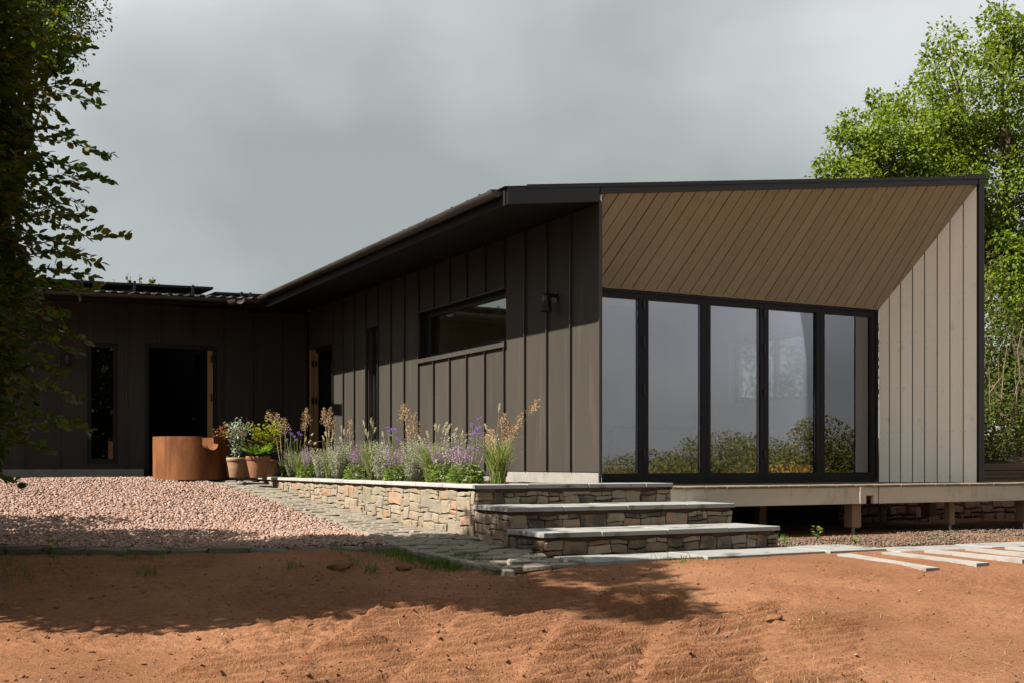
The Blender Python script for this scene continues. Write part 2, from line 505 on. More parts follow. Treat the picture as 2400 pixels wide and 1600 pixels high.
def arrmesh(name, V, F):
    """V (n,3) array, F (m,k) array of equal-sized faces"""
    V = np.asarray(V, dtype=np.float32)
    F = np.asarray(F, dtype=np.int32)
    me = bpy.data.meshes.new(name)
    k = F.shape[1]
    me.vertices.add(len(V))
    me.vertices.foreach_set('co', V.ravel())
    me.loops.add(F.size)
    me.loops.foreach_set('vertex_index', F.ravel())
    me.polygons.add(len(F))
    me.polygons.foreach_set('loop_start', np.arange(0, F.size, k, dtype=np.int32))
    me.update(calc_edges=True)
    return me


class MB:
    def __init__(s):
        s.v, s.f = [], []

    def add(s, vs, fs):
        n = len(s.v)
        s.v += [tuple(p) for p in vs]
        s.f += [tuple(i + n for i in f) for f in fs]
        return s

    def box(s, x0, x1, y0, y1, z0, z1):
        return s.add([(x0, y0, z0), (x1, y0, z0), (x1, y1, z0), (x0, y1, z0), (x0, y0, z1), (x1, y0, z1), (x1, y1, z1), (x0, y1, z1)],
                     [(3, 2, 1, 0), (4, 5, 6, 7), (0, 1, 5, 4), (1, 2, 6, 5), (2, 3, 7, 6), (3, 0, 4, 7)])

    def prism(s, bot, top):
        n = len(bot)
        return s.add(list(bot) + list(top), [tuple(range(n - 1, -1, -1)), tuple(range(n, 2 * n))] +
                     [(i, (i + 1) % n, n + (i + 1) % n, n + i) for i in range(n)])

    def tube(s, pts, rad, sides=6, caps=True):
        pts = [Vector(p) for p in pts]
        if not isinstance(rad, (list, tuple)):
            rad = [rad] * len(pts)
        rings = []
        for i, p in enumerate(pts):
            d = (pts[min(i + 1, len(pts) - 1)] - pts[max(i - 1, 0)]).normalized()
            a = d.cross(Vector((0, 0, 1)) if abs(d.z) < 0.9 else Vector((1, 0, 0))).normalized()
            b = d.cross(a)
            rings.append([tuple(p + (a * math.cos(2 * PI * k / sides) + b * math.sin(2 * PI * k / sides)) * rad[i]) for k in range(sides)])
        vs = [q for r in rings for q in r]
        fs = []
        for i in range(len(pts) - 1):
            for k in range(sides):
                k2 = (k + 1) % sides
                fs.append((i * sides + k, i * sides + k2, (i + 1) * sides + k2, (i + 1) * sides + k))
        if caps:
            fs.append(tuple(range(sides - 1, -1, -1)))
            fs.append(tuple((len(pts) - 1) * sides + k for k in range(sides)))
        return s.add(vs, fs)

    def lathe(s, prof, seg=32, c=(0, 0, 0)):
        n = len(prof)
        vs = [(c[0] + r * math.cos(2 * PI * k / seg), c[1] + r * math.sin(2 * PI * k / seg), c[2] + z) for k in range(seg) for r, z in prof]
        fs = []
        for k in range(seg):
            k2 = (k + 1) % seg
            for i in range(n - 1):
                fs.append((k * n + i, k2 * n + i, k2 * n + i + 1, k * n + i + 1))
        return s.add(vs, fs)

    def mesh(s, name):
        me = bpy.data.meshes.new(name)
        me.from_pydata(s.v, [], s.f)
        me.update()
        return me

    def obj(s, name, mat, parent=None, smooth=False, loc=(0, 0, 0)):
        return link(name, s.mesh(name), mat, parent, loc, smooth)


def box(name, mat, parent, x0, x1, y0, y1, z0, z1, bev=0.0):
    mb = MB()
    if bev:
        b = bev
        ring = lambda i, z: [(x0 + i, y0 + b, z), (x0 + b, y0 + i, z), (x1 - b, y0 + i, z), (x1 - i, y0 + b, z),
                             (x1 - i, y1 - b, z), (x1 - b, y1 - i, z), (x0 + b, y1 - i, z), (x0 + i, y1 - b, z)]
        r = [ring(b * 0.9, z0), ring(0, z0 + b), ring(0, z1 - b), ring(b * 0.9, z1)]
        vs = [p for q in r for p in q]
        fs = [tuple(range(7, -1, -1)), tuple(range(24, 32))]
        for j in range(3):
            fs += [(j * 8 + i, j * 8 + (i + 1) % 8, j * 8 + 8 + (i + 1) % 8, j * 8 + 8 + i) for i in range(8)]
        mb.add(vs, fs)
    else:
        mb.box(x0, x1, y0, y1, z0, z1)
    return mb.obj(name, mat, parent)


OVAL = np.array([(0, 0, 0), (.3, .30, .06), (.68, .27, .05), (1, 0, -.03), (.68, -.27, .05), (.3, -.30, .06)])
OVALF = [(0, 1, 2, 3), (0, 3, 4, 5)]
DIA = np.array([(0, 0, 0), (.5, .26, .03), (1, 0, 0), (.5, -.26, .03)])
DIAF = [(0, 1, 2, 3)]


def unit(a):
    return a / np.maximum(np.linalg.norm(a, axis=1, keepdims=True), 1e-9)


def leaves(name, P, D, U, Ln, mat, parent=None, tmpl=OVAL, tf=OVALF, width=1.0, loc=(0, 0, 0)):
    """one mesh of leaf blades: base points P, direction D, facing U, lengths Ln"""
    P, D, U = np.asarray(P, float), unit(np.asarray(D, float)), np.asarray(U, float)
    Sd = unit(np.cross(U, D))
    N = np.cross(D, Sd)
    Ln = np.broadcast_to(np.asarray(Ln, float), (len(P),))[:, None, None]
    T = tmpl * np.array([1, width, 1])
    V = P[:, None, :] + (D[:, None, :] * T[None, :, :1] + Sd[:, None, :] * T[None, :, 1:2] + N[:, None, :] * T[None, :, 2:3]) * Ln
    k = len(T)
    F = (np.arange(len(P))[:, None, None] * k + np.array(tf)[None]).reshape(-1, len(tf[0]))
    return link(name, arrmesh(name, V.reshape(-1, 3), F), mat, parent, loc)


def ribbons(name, curves, width, mat, parent=None):
    """grass blades: list of point lists tapering to a tip, as flat strips that twist"""
    V, F = [], []
    for c in curves:
        n0 = len(V)
        a = rnd.uniform(0, PI)
        m = len(c)
        w0 = width * rnd.uniform(.7, 1.25)
        for i, p in enumerate(c):
            w = w0 * (1 - (i / (m - 1)) ** 2 * 0.9) / 2
            aa = a + i * .15
            V += [(p[0] + math.cos(aa) * w, p[1] + math.sin(aa) * w, p[2]), (p[0] - math.cos(aa) * w, p[1] - math.sin(aa) * w, p[2])]
        for i in range(m - 1):
            F.append((n0 + 2 * i, n0 + 2 * i + 1, n0 + 2 * i + 3, n0 + 2 * i + 2))
    return link(name, arrmesh(name, V, F), mat, parent)


# ================================================================== GROUND
def grid(name, xs, ys, zf, mat, keep=None, smooth=True):
    X, Y = np.meshgrid(xs, ys, indexing='ij')
    Z = zf(X, Y)
    V = np.stack([X, Y, Z], -1).reshape(-1, 3)
    n, m = len(xs), len(ys)
    i, j = np.meshgrid(np.arange(n - 1), np.arange(m - 1), indexing='ij')
    a = (i * m + j).ravel()
    F = np.stack([a, a + m, a + m + 1, a + 1], -1)
    if keep is not None:
        c = V[F].mean(1)
        F = F[keep(c[:, 0], c[:, 1])]
        used = np.unique(F)
        rm = np.full(len(V), -1)
        rm[used] = np.arange(len(used))
        V, F = V[used], rm[F]
    return link(name, arrmesh(name, V, F), mat, smooth=smooth)


def field_z(X, Y):
    r = np.hypot(X, Y)
    z = -1.45 - 0.045 * np.maximum(r - 14, 0)
    z = np.maximum(z, -4.2) + 0.25 * vnoise(X * .08 + 9, Y * .08 + 9, 5)
    return z


g = np.concatenate([-np.geomspace(14, 900, 40)[::-1], np.linspace(-13, 13, 27), np.geomspace(14, 900, 40)])
tag(grid('field', g, g, field_z, 'fieldgrass'), kind='structure')

FX0, FX1, FD0, FD1 = -5.6, 5.8, 5.3, 11.2        # close soil, across and along the line of sight


def soil_far(X, Y):
    x, d = cam_xd(X, Y)
    z = zsoil(X, Y) + 0.05 * vnoise(X * .7 + 40, Y * .7 + 40, 3)
    inside = np.clip((np.minimum(np.minimum(x - FX0, FX1 - x), np.minimum(d - FD0, FD1 - d)) - 0.28) / 0.3, 0, 1)
    z -= 0.14 * inside
    edge = np.maximum(np.maximum(np.abs(X) - 15, np.abs(Y + 1) - 17), 0)
    return np.maximum(z, -1.35) - edge * 0.5


tag(grid('earth', np.linspace(-17, 17, 137), np.linspace(-20, 18, 153), soil_far, 'soil'), kind='structure')


def soil_close():
    nx, nd = 520, 580
    xs = np.linspace(FX0, FX1, nx)
    ds = FD0 + (FD1 - FD0) * np.linspace(0, 1, nd) ** 1.45
    x, d = np.meshgrid(xs, ds, indexing='ij')
    X, Y = CY_ * x + SY_ * d + CAM[0], -SY_ * x + CY_ * d + CAM[1]
    z = zsoil(X, Y)
    z0 = z.copy()
    z += 0.035 * vnoise(x * 0.9 + 7, d * 0.9 + 3, 21) + 0.018 * vnoise(x * 2.3, d * 2.7, 22)
    rough = np.clip(0.6 + 2.0 * vnoise(x * 1.4 + 30, d * 1.4 + 30, 25), 0.10, 1.3)
    tr_ = np.clip((np.abs(x - 0.15 - 0.2 * (d - 6)) - 1.2) / .2, 0.45, 1)
    rough = rough * tr_
    z += rough * (0.020 * vnoise(x * 7, d * 8, 23) + 0.016 * vnoise(x * 17, d * 19, 24))
    z += rough * (0.016 * vnoise(x * 34, d * 36, 26) + 0.010 * vnoise(x * 60 + 9, d * 62, 28))
    lump = vnoise(x * 12 + 5, d * 12 + 5, 27) + 0.5 * vnoise(x * 30, d * 30, 29)
    z += 0.05 * np.clip(lump - 0.28, 0, 1) * rough
    # tyre tracks: lugged bands running away from the camera
    for k, (c0, slope, curve, hw, ph) in enumerate([(-1.62, 0.13, 0.02, .30, .03), (-0.98, 0.15, 0.02, .31, 0.), (-0.34, 0.15, 0.03, .31, .05), (0.30, 0.18, 0.035, .31, .02), (0.95, 0.22, 0.035, .30, .09), (1.55, .26, .03, .26, .05)]):
        cx = c0 + slope * (d - 6) + curve * (d - 6) ** 2
        u = (x - cx) / hw
        w = np.clip((1.04 - np.abs(u)) / 0.12, 0, 1)
        wob = 0.10 * vnoise(x * 1.3 + k * 9, d * 1.3, 30 + k) + 0.03 * vnoise(x * 6 + k, d * 6, 35 + k)
        phase = (d + ph + wob - 0.62 * hw * u - 0.04 * u * u) / 0.188
        fr = phase - np.floor(phase)
        ridge = np.where(fr < 0.12, fr / 0.12, np.clip(1 - (fr - 0.12) / 0.50, 0, 1))
        lim = 9.0 - 0.35 * np.abs(k - 2.5)
        fade = np.clip((lim - d) / 0.5, 0, 1) * (0.55 if k in (0, 5) else 1.0)
        patch = np.clip(0.80 + 1.2 * vnoise(x * 2.1 + 3 * k, d * 2.1, 40 + k), 0.2, 0.95) * np.clip(0.95 + 0.7 * vnoise(x * 9 + 3 * k, d * 9, 45 + k), 0.5, 1.3)
        z = z + w * fade * (-0.016 + patch * 0.072 * ridge)
        rim = np.exp(-((np.abs(u) - 1.04) / 0.08) ** 2)
        z += fade * rim * 0.024 * np.clip(2.2 * vnoise(x * 11, d * 11, 50 + k) * np.clip(1 + 4 * vnoise(x * 2, d * 2, 55 + k), 0, 1), 0, 1)
    # a small lugged print at the edge of the drive
    u = (x - (-2.55)) / 0.16
    w = np.clip((1 - np.abs(u)) / .3, 0, 1) * np.clip((d - 9.15) / .2, 0, 1) * np.clip((10.05 - d) / .2, 0, 1)
    z += w * (-0.02 + 0.028 * (0.5 + 0.5 * np.sin(d * 2 * PI / 0.12)))
    calm = 1 - 0.8 * np.clip((x - 1.7) / .5, 0, 1) * np.clip((d - 9.0) / .4, 0, 1)
    z = z0 + (z - z0) * calm
    V = np.stack([X, Y, z], -1).reshape(-1, 3)
    i, j = np.meshgrid(np.arange(nx - 1), np.arange(nd - 1), indexing='ij')
    a = (i * nd + j).ravel()
    F = np.stack([a, a + nd, a + nd + 1, a + 1], -1)
    o = link('bare_soil', arrmesh('bare_soil', V, F), 'soil', smooth=True)
    tag(o, kind='structure')
    return xs, ds, z


SXS, SDS, SZ = soil_close()


def soil_at(X, Y):
    x, d = cam_xd(X, Y)
    if FX0 < x < FX1 and FD0 < d < FD1:
        i = int(np.clip(np.searchsorted(SXS, x), 1, len(SXS) - 1))
        j = int(np.clip(np.searchsorted(SDS, d), 1, len(SDS) - 1))
        return float(SZ[i, j])
    return float(zsoil(X, Y))


# ---- drive: gravel bed, its stones, its kerb
def border_x(Y):
    return np.interp(Y, [-0.8, 0.6, 2.4, 4.2, 6.6, 7.8, 9.5], [-2.66, -2.52, -2.42, -2.32, -2.35, -2.6, -3.3])


KERB = [(-8.2, 1.0), (-7.0, 0.55), (-5.9, 0.12), (-4.93, -0.32), (-3.93, -0.66), (-3.15, -0.74), (-2.66, -0.76)]
KX, KY = [p[0] for p in KERB], [p[1] for p in KERB]


def in_drive(X, Y):
    return (X < border_x(Y)) & (Y > np.interp(X, KX, KY)) & (X > -8.2) & (Y < 10.05)


tag(grid('gravel_bed', np.linspace(-8.2, -2.2, 121), np.linspace(-0.9, 10.05, 220), lambda X, Y: zr(Y) - 0.012 + 0.03 * vnoise(X * 1.3 + 60, Y * 1.3 + 60, 61),
         'gravelbase', keep=in_drive), kind='structure')

ICO_V = []
_p = (1 + 5 ** .5) / 2
for a_, b_ in ((1, _p), (-1, _p), (1, -_p), (-1, -_p)):
    ICO_V += [(0, a_, b_), (a_, b_, 0), (b_, 0, a_)]
ICO_V = np.array(ICO_V) / 1.9
ICO_F = []
for i_ in range(12):
    for j_ in range(i_ + 1, 12):
        for k_ in range(j_ + 1, 12):
            q_ = ICO_V[[i_, j_, k_]]
            if max(np.linalg.norm(q_[0] - q_[1]), np.linalg.norm(q_[1] - q_[2]), np.linalg.norm(q_[0] - q_[2])) < 1.15:
                nn_ = np.cross(q_[1] - q_[0], q_[2] - q_[0])
                ICO_F.append((i_, j_, k_) if nn_ @ q_.mean(0) > 0 else (i_, k_, j_))
ICO_F = np.array(ICO_F)
CUB_V = np.array([(x, y, z) for z in (-.6, .6) for y in (-.6, .6) for x in (-.6, .6)])
CUB_F = np.array([(0, 2, 3), (0, 3, 1), (4, 5, 7), (4, 7, 6), (0, 1, 5), (0, 5, 4), (1, 3, 7), (1, 7, 5), (3, 2, 6), (3, 6, 7), (2, 0, 4), (2, 4, 6)])


def pebbles(P, size, base, bf, jit=0.25, flat=0.75):
    n, k = len(P), len(base)
    T = base[None] * (1 + npr.uniform(-jit, jit, (n, k, 1))) + npr.uniform(-jit, jit, (n, k, 3)) * .3
    T = T * np.stack([npr.uniform(.7, 1.25, n), npr.uniform(.6, 1.0, n), npr.uniform(flat * .7, flat, n)], -1)[:, None, :]
    a = npr.uniform(0, 2 * PI, n)
    b = npr.normal(0, .45, n)
    ca, sa, cb, sb = np.cos(a), np.sin(a), np.cos(b), np.sin(b)
    x, y, z = T[..., 0], T[..., 1] * cb[:, None] - T[..., 2] * sb[:, None], T[..., 1] * sb[:, None] + T[..., 2] * cb[:, None]
    x, y = x * ca[:, None] - y * sa[:, None], x * sa[:, None] + y * ca[:, None]
    V = P[:, None, :] + np.stack([x, y, z], -1) * np.asarray(size).reshape(-1, 1, 1)
    F = np.arange(n)[:, None, None] * k + bf[None]
    return V.reshape(-1, 3), F.reshape(-1, 3)


def scatter(n, x0, x1, y0, y1, ok):
    X, Y = npr.uniform(x0, x1, n), npr.uniform(y0, y1, n)
    k = ok(X, Y)
    return X[k], Y[k]


def seen(X, Y, m=160):
    x, d = cam_xd(X, Y)
    px = 1200 + FPX * x / d
    return (px > -m) & (px < 2400 + m)


gx, gy = scatter(112000, -8.2, -2.2, -0.9, 10.05, lambda X, Y: in_drive(X, Y) & seen(X, Y))
_, gd = cam_xd(gx, gy)
near = gd < 12.6
far = ~near & (npr.random(len(gx)) < 0.66)
VV, FF, off = [], [], 0
for k_, (bv, bfc, s0, s1) in ((near, (ICO_V, ICO_F, .0125, .024)), (far, (CUB_V, CUB_F, .015, .027))):
    P_ = np.stack([gx[k_], gy[k_], zr(gy[k_]) + 0.03 * vnoise(gx[k_] * 1.3 + 60, gy[k_] * 1.3 + 60, 61) + npr.uniform(-.012, .014, k_.sum())], -1)
    v_, f_ = pebbles(P_, npr.uniform(s0, s1, len(P_)), bv, bfc)
    VV.append(v_)
    FF.append(f_ + off)
    off += len(v_)
tag(link('gravel', arrmesh('gravel', np.concatenate(VV), np.concatenate(FF)), 'gravelstone'),
    'pink angular gravel spread over the sloping drive', 'gravel', kind='stuff')


def stone_mesh(name, sx, sy, sz, seed, jit=0.12):
    """a cut stone: bevelled block with worn corners and an uneven top"""
    r = random.Random(seed)
    b = 0.16 * min(sx, sy)
    out = []
    for (zz, ins) in ((-sz / 2, 0.0), (sz / 2 - b * .7, 0.0), (sz / 2, b)):
        pts = [(-sx / 2 + ins, -sy / 2 + b), (-sx / 2 + b, -sy / 2 + ins), (sx / 2 - b, -sy / 2 + ins), (sx / 2 - ins, -sy / 2 + b),
               (sx / 2 - ins, sy / 2 - b), (sx / 2 - b, sy / 2 - ins), (-sx / 2 + b, sy / 2 - ins), (-sx / 2 + ins, sy / 2 - b)]
        out.append([(x + r.uniform(-1, 1) * jit * sy, y + r.uniform(-1, 1) * jit * sy * .8, zz + r.uniform(-1, 1) * jit * sz * .3) for x, y in pts])
    vs = [p for q in out for p in q] + [(0, 0, sz / 2 + r.uniform(-.05, .12) * sz)]
    fs = []
    for j in range(2):
        fs += [(j * 8 + i, j * 8 + (i + 1) % 8, j * 8 + 8 + (i + 1) % 8, j * 8 + 8 + i) for i in range(8)]
    fs += [(16 + i, 16 + (i + 1) % 8, 24) for i in range(8)]
    return MB().add(vs, fs).mesh(name)


kerb = thing('kerb', None, None, (-4.9, -0.3, -0.65), kind='structure')
kmeshes = [stone_mesh('kerb_stone', .34, .13, .12, 900 + i, .16) for i in range(6)]
for me in kmeshes:
    me.materials.append(MATS['kerbstone'])
seg_len = [math.dist(KERB[i], KERB[i + 1]) for i in range(len(KERB) - 1)]
tot = sum(seg_len)
u_ = 0.0
while u_ < tot:
    w_, i_ = u_, 0
    while w_ > seg_len[i_] and i_ < len(seg_len) - 1:
        w_ -= seg_len[i_]
        i_ += 1
    f_ = w_ / seg_len[i_]
    x_, y_ = KERB[i_][0] * (1 - f_) + KERB[i_ + 1][0] * f_, KERB[i_][1] * (1 - f_) + KERB[i_ + 1][1] * f_
    o = link('kerb_stone', rnd.choice(kmeshes), None, kerb, (x_, y_ - .06, float(zr(y_)) - .048 + rnd.uniform(-.014, .010)))
    o.rotation_euler = (rnd.uniform(-.06, .06), rnd.uniform(-.06, .06), math.atan2(KERB[i_ + 1][1] - KERB[i_][1], KERB[i_ + 1][0] - KERB[i_][0]) + rnd.uniform(-.06, .06))
    u_ += rnd.uniform(.31, .36)

# ---- sett ramp along the planter wall
ramp_bed = grid('sett_ramp', np.linspace(-2.75, -1.70, 22), np.linspace(-2.5, 9.6, 160), lambda X, Y: zr(Y) - 0.022 - 0.02 * np.exp(-((X + 2.3) / .12) ** 2),
                'settbed', keep=lambda X, Y: (X > np.where(Y < -0.8, np.interp(Y, [-2.5, -1.9, -0.8], [-2.45, -2.66, -2.70]), border_x(Y) - 0.03)))
tag(ramp_bed, kind='structure')
smeshes = [stone_mesh('sett', .235, .106, .10, 700 + i, .07) for i in range(8)]
for me in smeshes:
    me.materials.append(MATS['sett'])
spots = []
y_ = -2.42
row = 0
while y_ < 9.4:
    xl = float(np.interp(y_, [-2.5, -1.9, -0.8], [-2.36, -2.60, -2.66])) if y_ < -0.8 else float(border_x(y_))
    x_ = -1.83 - (.10 if row % 2 else 0.0)
    first = True
    while x_ > xl + .06:
        spots.append((x_, y_ + rnd.uniform(-.012, .012), 0))
        x_ -= .268
    spots.append((xl + 0.01, y_, 1))
    y_ += rnd.uniform(.126, .140)
    row += 1
spots.sort(key=lambda p: cam_xd(p[0], p[1])[1])


def sett_pose(p):
    dip = -0.03 * math.exp(-((p[0] + 2.3) / .16) ** 2)
    return (p[0], p[1], float(zr(p[1])) - .035 + dip + rnd.uniform(-.006, .010))


for p in spots[:300]:
    o = link('sett', rnd.choice(smeshes), None, ramp_bed, sett_pose(p))
    o.rotation_euler = (math.atan2(float(zr(p[1] + .1) - zr(p[1] - .1)), .2) + rnd.uniform(-.05, .05), rnd.uniform(-.05, .05), rnd.uniform(-.13, .13) + (-.1) + (PI / 2 if p[2] else 0))
rest = MB()
for p in spots[300:]:
    me = rnd.choice(smeshes)
    L_ = Vector(sett_pose(p))
    a_ = rnd.uniform(-.2, .05) + (PI / 2 if p[2] else 0)
    ca_, sa_ = math.cos(a_), math.sin(a_)
    rest.add([(L_.x + v.co.x * ca_ - v.co.y * sa_, L_.y + v.co.x * sa_ + v.co.y * ca_, L_.z + v.co.z) for v in me.vertices], [tuple(f.vertices) for f in me.polygons])
tag(rest.obj('setts', 'sett', ramp_bed), kind='stuff')

# ---- flags at the foot of the steps and slim pavers set in the soil beside them
flags = thing('paving', None, None, (-0.4, -2.2, -0.62), kind='structure')
fx = [-1.62, -1.13, -0.42, 0.29, 0.98, 1.7]
for i in range(5):
    box('flagstone', 'slab', flags, fx[i] + .004, fx[i + 1] - .004, -2.46 + .05 * (i % 2), -1.80, -.67, -.609 - .003 * (i % 2), .006)
for i in range(8):                               # band that leads on to the right
    a_, b_ = 1.7 + i * .62, 1.7 + (i + 1) * .62
    box('flagstone', 'slab', flags, a_ + .004, b_ - .004, -2.62, -2.16, -.68, -.628 - .003 * (i % 2), .005)
pavers = thing('stone_path', None, None, (1.5, -3.2, -0.65), kind='structure')
for i in range(6):
    x_ = 0.83 + i * .52
    p0, p1 = (x_, -2.72 - .02 * i), (x_ - .20, -3.98 - .03 * i + .05 * rnd.uniform(-1, 1))
    w_ = .15
    z0, z1 = float(zsoil(*p0)) + .020, float(zsoil(*p1)) + .030
    bot = [(p1[0], p1[1], z1 - .06), (p1[0] + w_, p1[1], z1 - .06), (p0[0] + w_, p0[1], z0 - .06), (p0[0], p0[1], z0 - .06)]
    MB().prism(bot, [(a, b, c + .062) for a, b, c in bot]).obj('paver', 'paverstone', pavers)


# ================================================================== HOUSE
house = thing('house', 'dark metal-clad house with splayed timber porch, bifold glass doors and low roof', 'house', (0, 0, -0.3))
ZT = lambda X: 3.034 + 0.1265 * (X + 1.12)        # top of the main roof
PITCH = 0.5425
SEAMS = [0.03 + PITCH * k for k in range(0, 19)]


def cells(a0, a1, z0, z1, holes):
    """split a wall face into rectangles around its openings"""
    As = sorted({a0, a1, *[h[0] for h in holes], *[h[1] for h in holes]})
    out = []
    for i in range(len(As) - 1):
        lo, hi = As[i], As[i + 1]
        if hi <= a0 or lo >= a1:
            continue
        cuts = sorted((max(h[2], z0), min(h[3], z1)) for h in holes if h[0] <= lo + 1e-6 and h[1] >= hi - 1e-6)
        z = z0
        for c0, c1 in cuts:
            if c0 > z + 1e-4:
                out.append((lo, hi, z, c0))
            z = max(z, c1)
        if z < z1 - 1e-4:
            out.append((lo, hi, z, z1))
    return out


# ---- long side wall (faces left), opened for a strip window, a slit window and a door
W1H = [(2.172, 4.912, 1.665, 2.36), (6.54, 7.083, .10, 2.35), (8.71, 9.86, -.04, 2.28)]
side = MB()
for a, b, z0, z1 in cells(1.05, 10.1, -0.02, 3.015, W1H):
    side.box(.012, .30, a, b, z0, z1)
side.prism([(.012, 0.012, -.02), (.03, 0.012, -.02), (.33, 1.05, -.02), (.012, 1.05, -.02)], [(.012, 0.012, 3.02), (.03, 0.012, 3.02), (.33, 1.05, 3.02), (.012, 1.05, 3.02)])
side_wall = side.obj('side_wall', 'underside', house)
ys = [0.0] + SEAMS[1:] + [10.08]
for i in range(len(ys) - 1):
    for a, b, z0, z1 in cells(ys[i], ys[i + 1], 0.108, 2.985, W1H):
        box('cladding_panel', 'clad', side_wall, -.004, .010, a + .0015, b - .0015, z0, z1)
for y in SEAMS[1:]:
    z = 0.108
    segs = cells(y - .001, y + .001, 0.108, 2.985, [(h[0] + .02, h[1] - .02, h[2], h[3]) for h in W1H])
    for z0, z1 in sorted({(s_[2], s_[3]) for s_ in segs}):
        box('seam', 'seam', side_wall, -.036, -.0045, y - .007, y + .007, z0, z1)
box('corner_trim', 'seam', side_wall, -.008, .030, -.012, -.0005, .05, 3.0)
pl = MB()
pl.box(.006, .28, 1.06, 8.70, -.30, .104)
pl.box(.006, .028, .02, 1.059, -.30, .104)
plinth = pl.obj('plinth', 'concrete', house)
box('vent_strip', 'joint', plinth, -.012, .0055, 2.16, 8.7, .056, .1045)
for z in (0,):
    box('plinth_rib', 'concrete', plinth, -.010, .0052, 0.002, 2.14, -.30, .098)

# strip window
win = MB()
wy0, wy1, wz0, wz1 = 2.172, 4.912, 1.70, 2.36
for a, b, z0, z1 in ((wy0, wy1, wz1 - .07, wz1), (wy0, wy1, wz0, wz0 + .06), (wy0, wy0 + .06, wz0 + .06, wz1 - .07), (wy1 - .07, wy1, wz0 + .06, wz1 - .07)):
    win.box(.09, .16, a, b, z0, z1)
window = win.obj('window', 'frame', house)
tag(window, 'long strip window high in the dark side wall')
box('pane', 'glasswin', window, .122, .128, wy0 + .061, wy1 - .071, wz0 + .061, wz1 - .071)
box('sill', 'clad', window, -.045, .088, wy0 - .01, wy1 + .015, 1.640, 1.699)
box('reveal', 'frame', window, -.004, .088, wy1 - .012, wy1, 1.70, 2.36)
box('reveal', 'frame', window, -.004, .088, wy0, wy0 + .012, 1.70, 2.36)
box('head_flashing', 'seam', window, -.03, .088, wy0, wy1, 2.361, 2.375)

# slit window
sw = MB()
for a, b, z0, z1 in ((6.54, 6.61, .1, 2.35), (7.013, 7.083, .1, 2.35), (6.61, 7.013, 2.28, 2.35), (6.61, 7.013, .1, .18)):
    sw.box(.10, .16, a, b, z0, z1)
slit = sw.obj('window', 'frame', house)
tag(slit, 'full-height slit window in the dark side wall')
box('pane', 'glasswin', slit, .127, .133, 6.611, 7.012, .181, 2.279)
box('reveal', 'seam', slit, .02, .098, 7.060, 7.083, .1, 2.35)

# side doorway with the folded-back oak leaf
dw = thing('doorway', None, None, (0, 9.3, 0))
dw.parent = house
dw.location = Vector((0, 9.3, 0)) - WL['house']
box('jamb', 'oak', dw, -.075, -.006, 9.80, 9.858, -.03, 2.26, .004)
box('jamb', 'oak', dw, .006, .075, 9.79, 9.858, -.03, 2.26, .004)
for z in (.35, 1.28, 1.95):
    box('hinge', 'blackmetal', dw, -.055, -.012, 9.786, 9.7995, z, z + .11)
    box('hinge', 'blackmetal', dw, .012, .045, 9.776, 9.7895, z, z + .11)
box('frame', 'frame', dw, .02, .12, 8.712, 8.77, -.03, 2.26)
box('frame', 'frame', dw, .02, .12, 8.712, 9.78, 2.20, 2.275)

# ---- wing wall (faces the camera) with a tall window and an open door
WY = 10.1
W3H = [(-3.87, -3.38, .19, 2.24), (-2.93, -1.68, -.04, 2.28)]
wing = MB()
for a, b, z0, z1 in cells(-9.6, 0.012, -.02, 2.985, W3H):
    wing.box(a, b, WY + .012, WY + .3, z0, z1)
wing_wall = wing.obj('wing_wall', 'underside', house)
xs_ = [-9.6] + [-0.52 - PITCH * k for k in range(16, -1, -1)] + [-.045]
for i in range(len(xs_) - 1):
    for a, b, z0, z1 in cells(xs_[i], xs_[i + 1], .108, 2.925, W3H):
        if b - a > .03:
            box('cladding_panel', 'clad', wing_wall, a + .0015, b - .0015, WY - .004, WY + .010, z0, z1)
for x in xs_[1:-1]:
    for s_ in cells(x - .001, x + .001, .108, 2.925, [(h[0] + .01, h[1] - .01, h[2], h[3]) for h in W3H]):
        if s_[1] - s_[0] < .003 and s_[0] <= x <= s_[1] + .0011:
            box('seam', 'seam', wing_wall, x - .006, x + .006, WY - .03, WY - .0045, s_[2], s_[3])
            break
pw = MB()
pw.box(-9.6, -2.95, WY - .02, WY + .25, -.3, .104)
pw.box(-1.66, -.04, WY - .02, WY + .25, -.3, .104)
pw.obj('plinth', 'concrete', house)
tw = MB()
for a, b, z0, z1 in ((-3.87, -3.80, .19, 2.24), (-3.44, -3.38, .19, 2.24), (-3.80, -3.44, 2.17, 2.24), (-3.80, -3.44, .19, .28)):
    tw.box(a, b, WY + .03, WY + .10, z0, z1)
tallw = tw.obj('window', 'frame', house)
tag(tallw, 'tall narrow window in the shaded wing wall')
box('pane', 'glasswin', tallw, -3.799, -3.441, WY + .062, WY + .068, .281, 2.169)
fr = MB()
for a, b, z0, z1 in ((-2.93, -2.86, -.03, 2.28), (-1.75, -1.68, -.03, 2.28), (-2.86, -1.75, 2.20, 2.28)):
    fr.box(a, b, WY + .0, WY + .12, z0, z1)
wdf = fr.obj('door_frame', 'frame', house)
leaf = box('door_leaf', 'frame', house, -1.845, -1.806, WY + .055, WY + 1.05, -.01, 2.19)
tag(leaf, 'oak-edged door leaf standing open into the wing')
box('edge', 'oak', leaf, -1.850, -1.760, WY + .012, WY + .054, -.01, 2.19)
for z in (.35, 1.30, 1.98):
    box('hinge', 'blackmetal', leaf, -1.80, -1.768, WY - .002, WY + .0115, z, z + .13)
hd = MB()
hd.tube([(-1.86, WY + .98, 1.02), (-1.90, WY + .98, 1.02), (-1.90, WY + .86, 1.02)], .011, 8)
hd.obj('handle', 'galv', leaf)
box('threshold', 'galv', wdf, -2.86, -1.75, WY - .03, WY + .1, -.045, -.012)

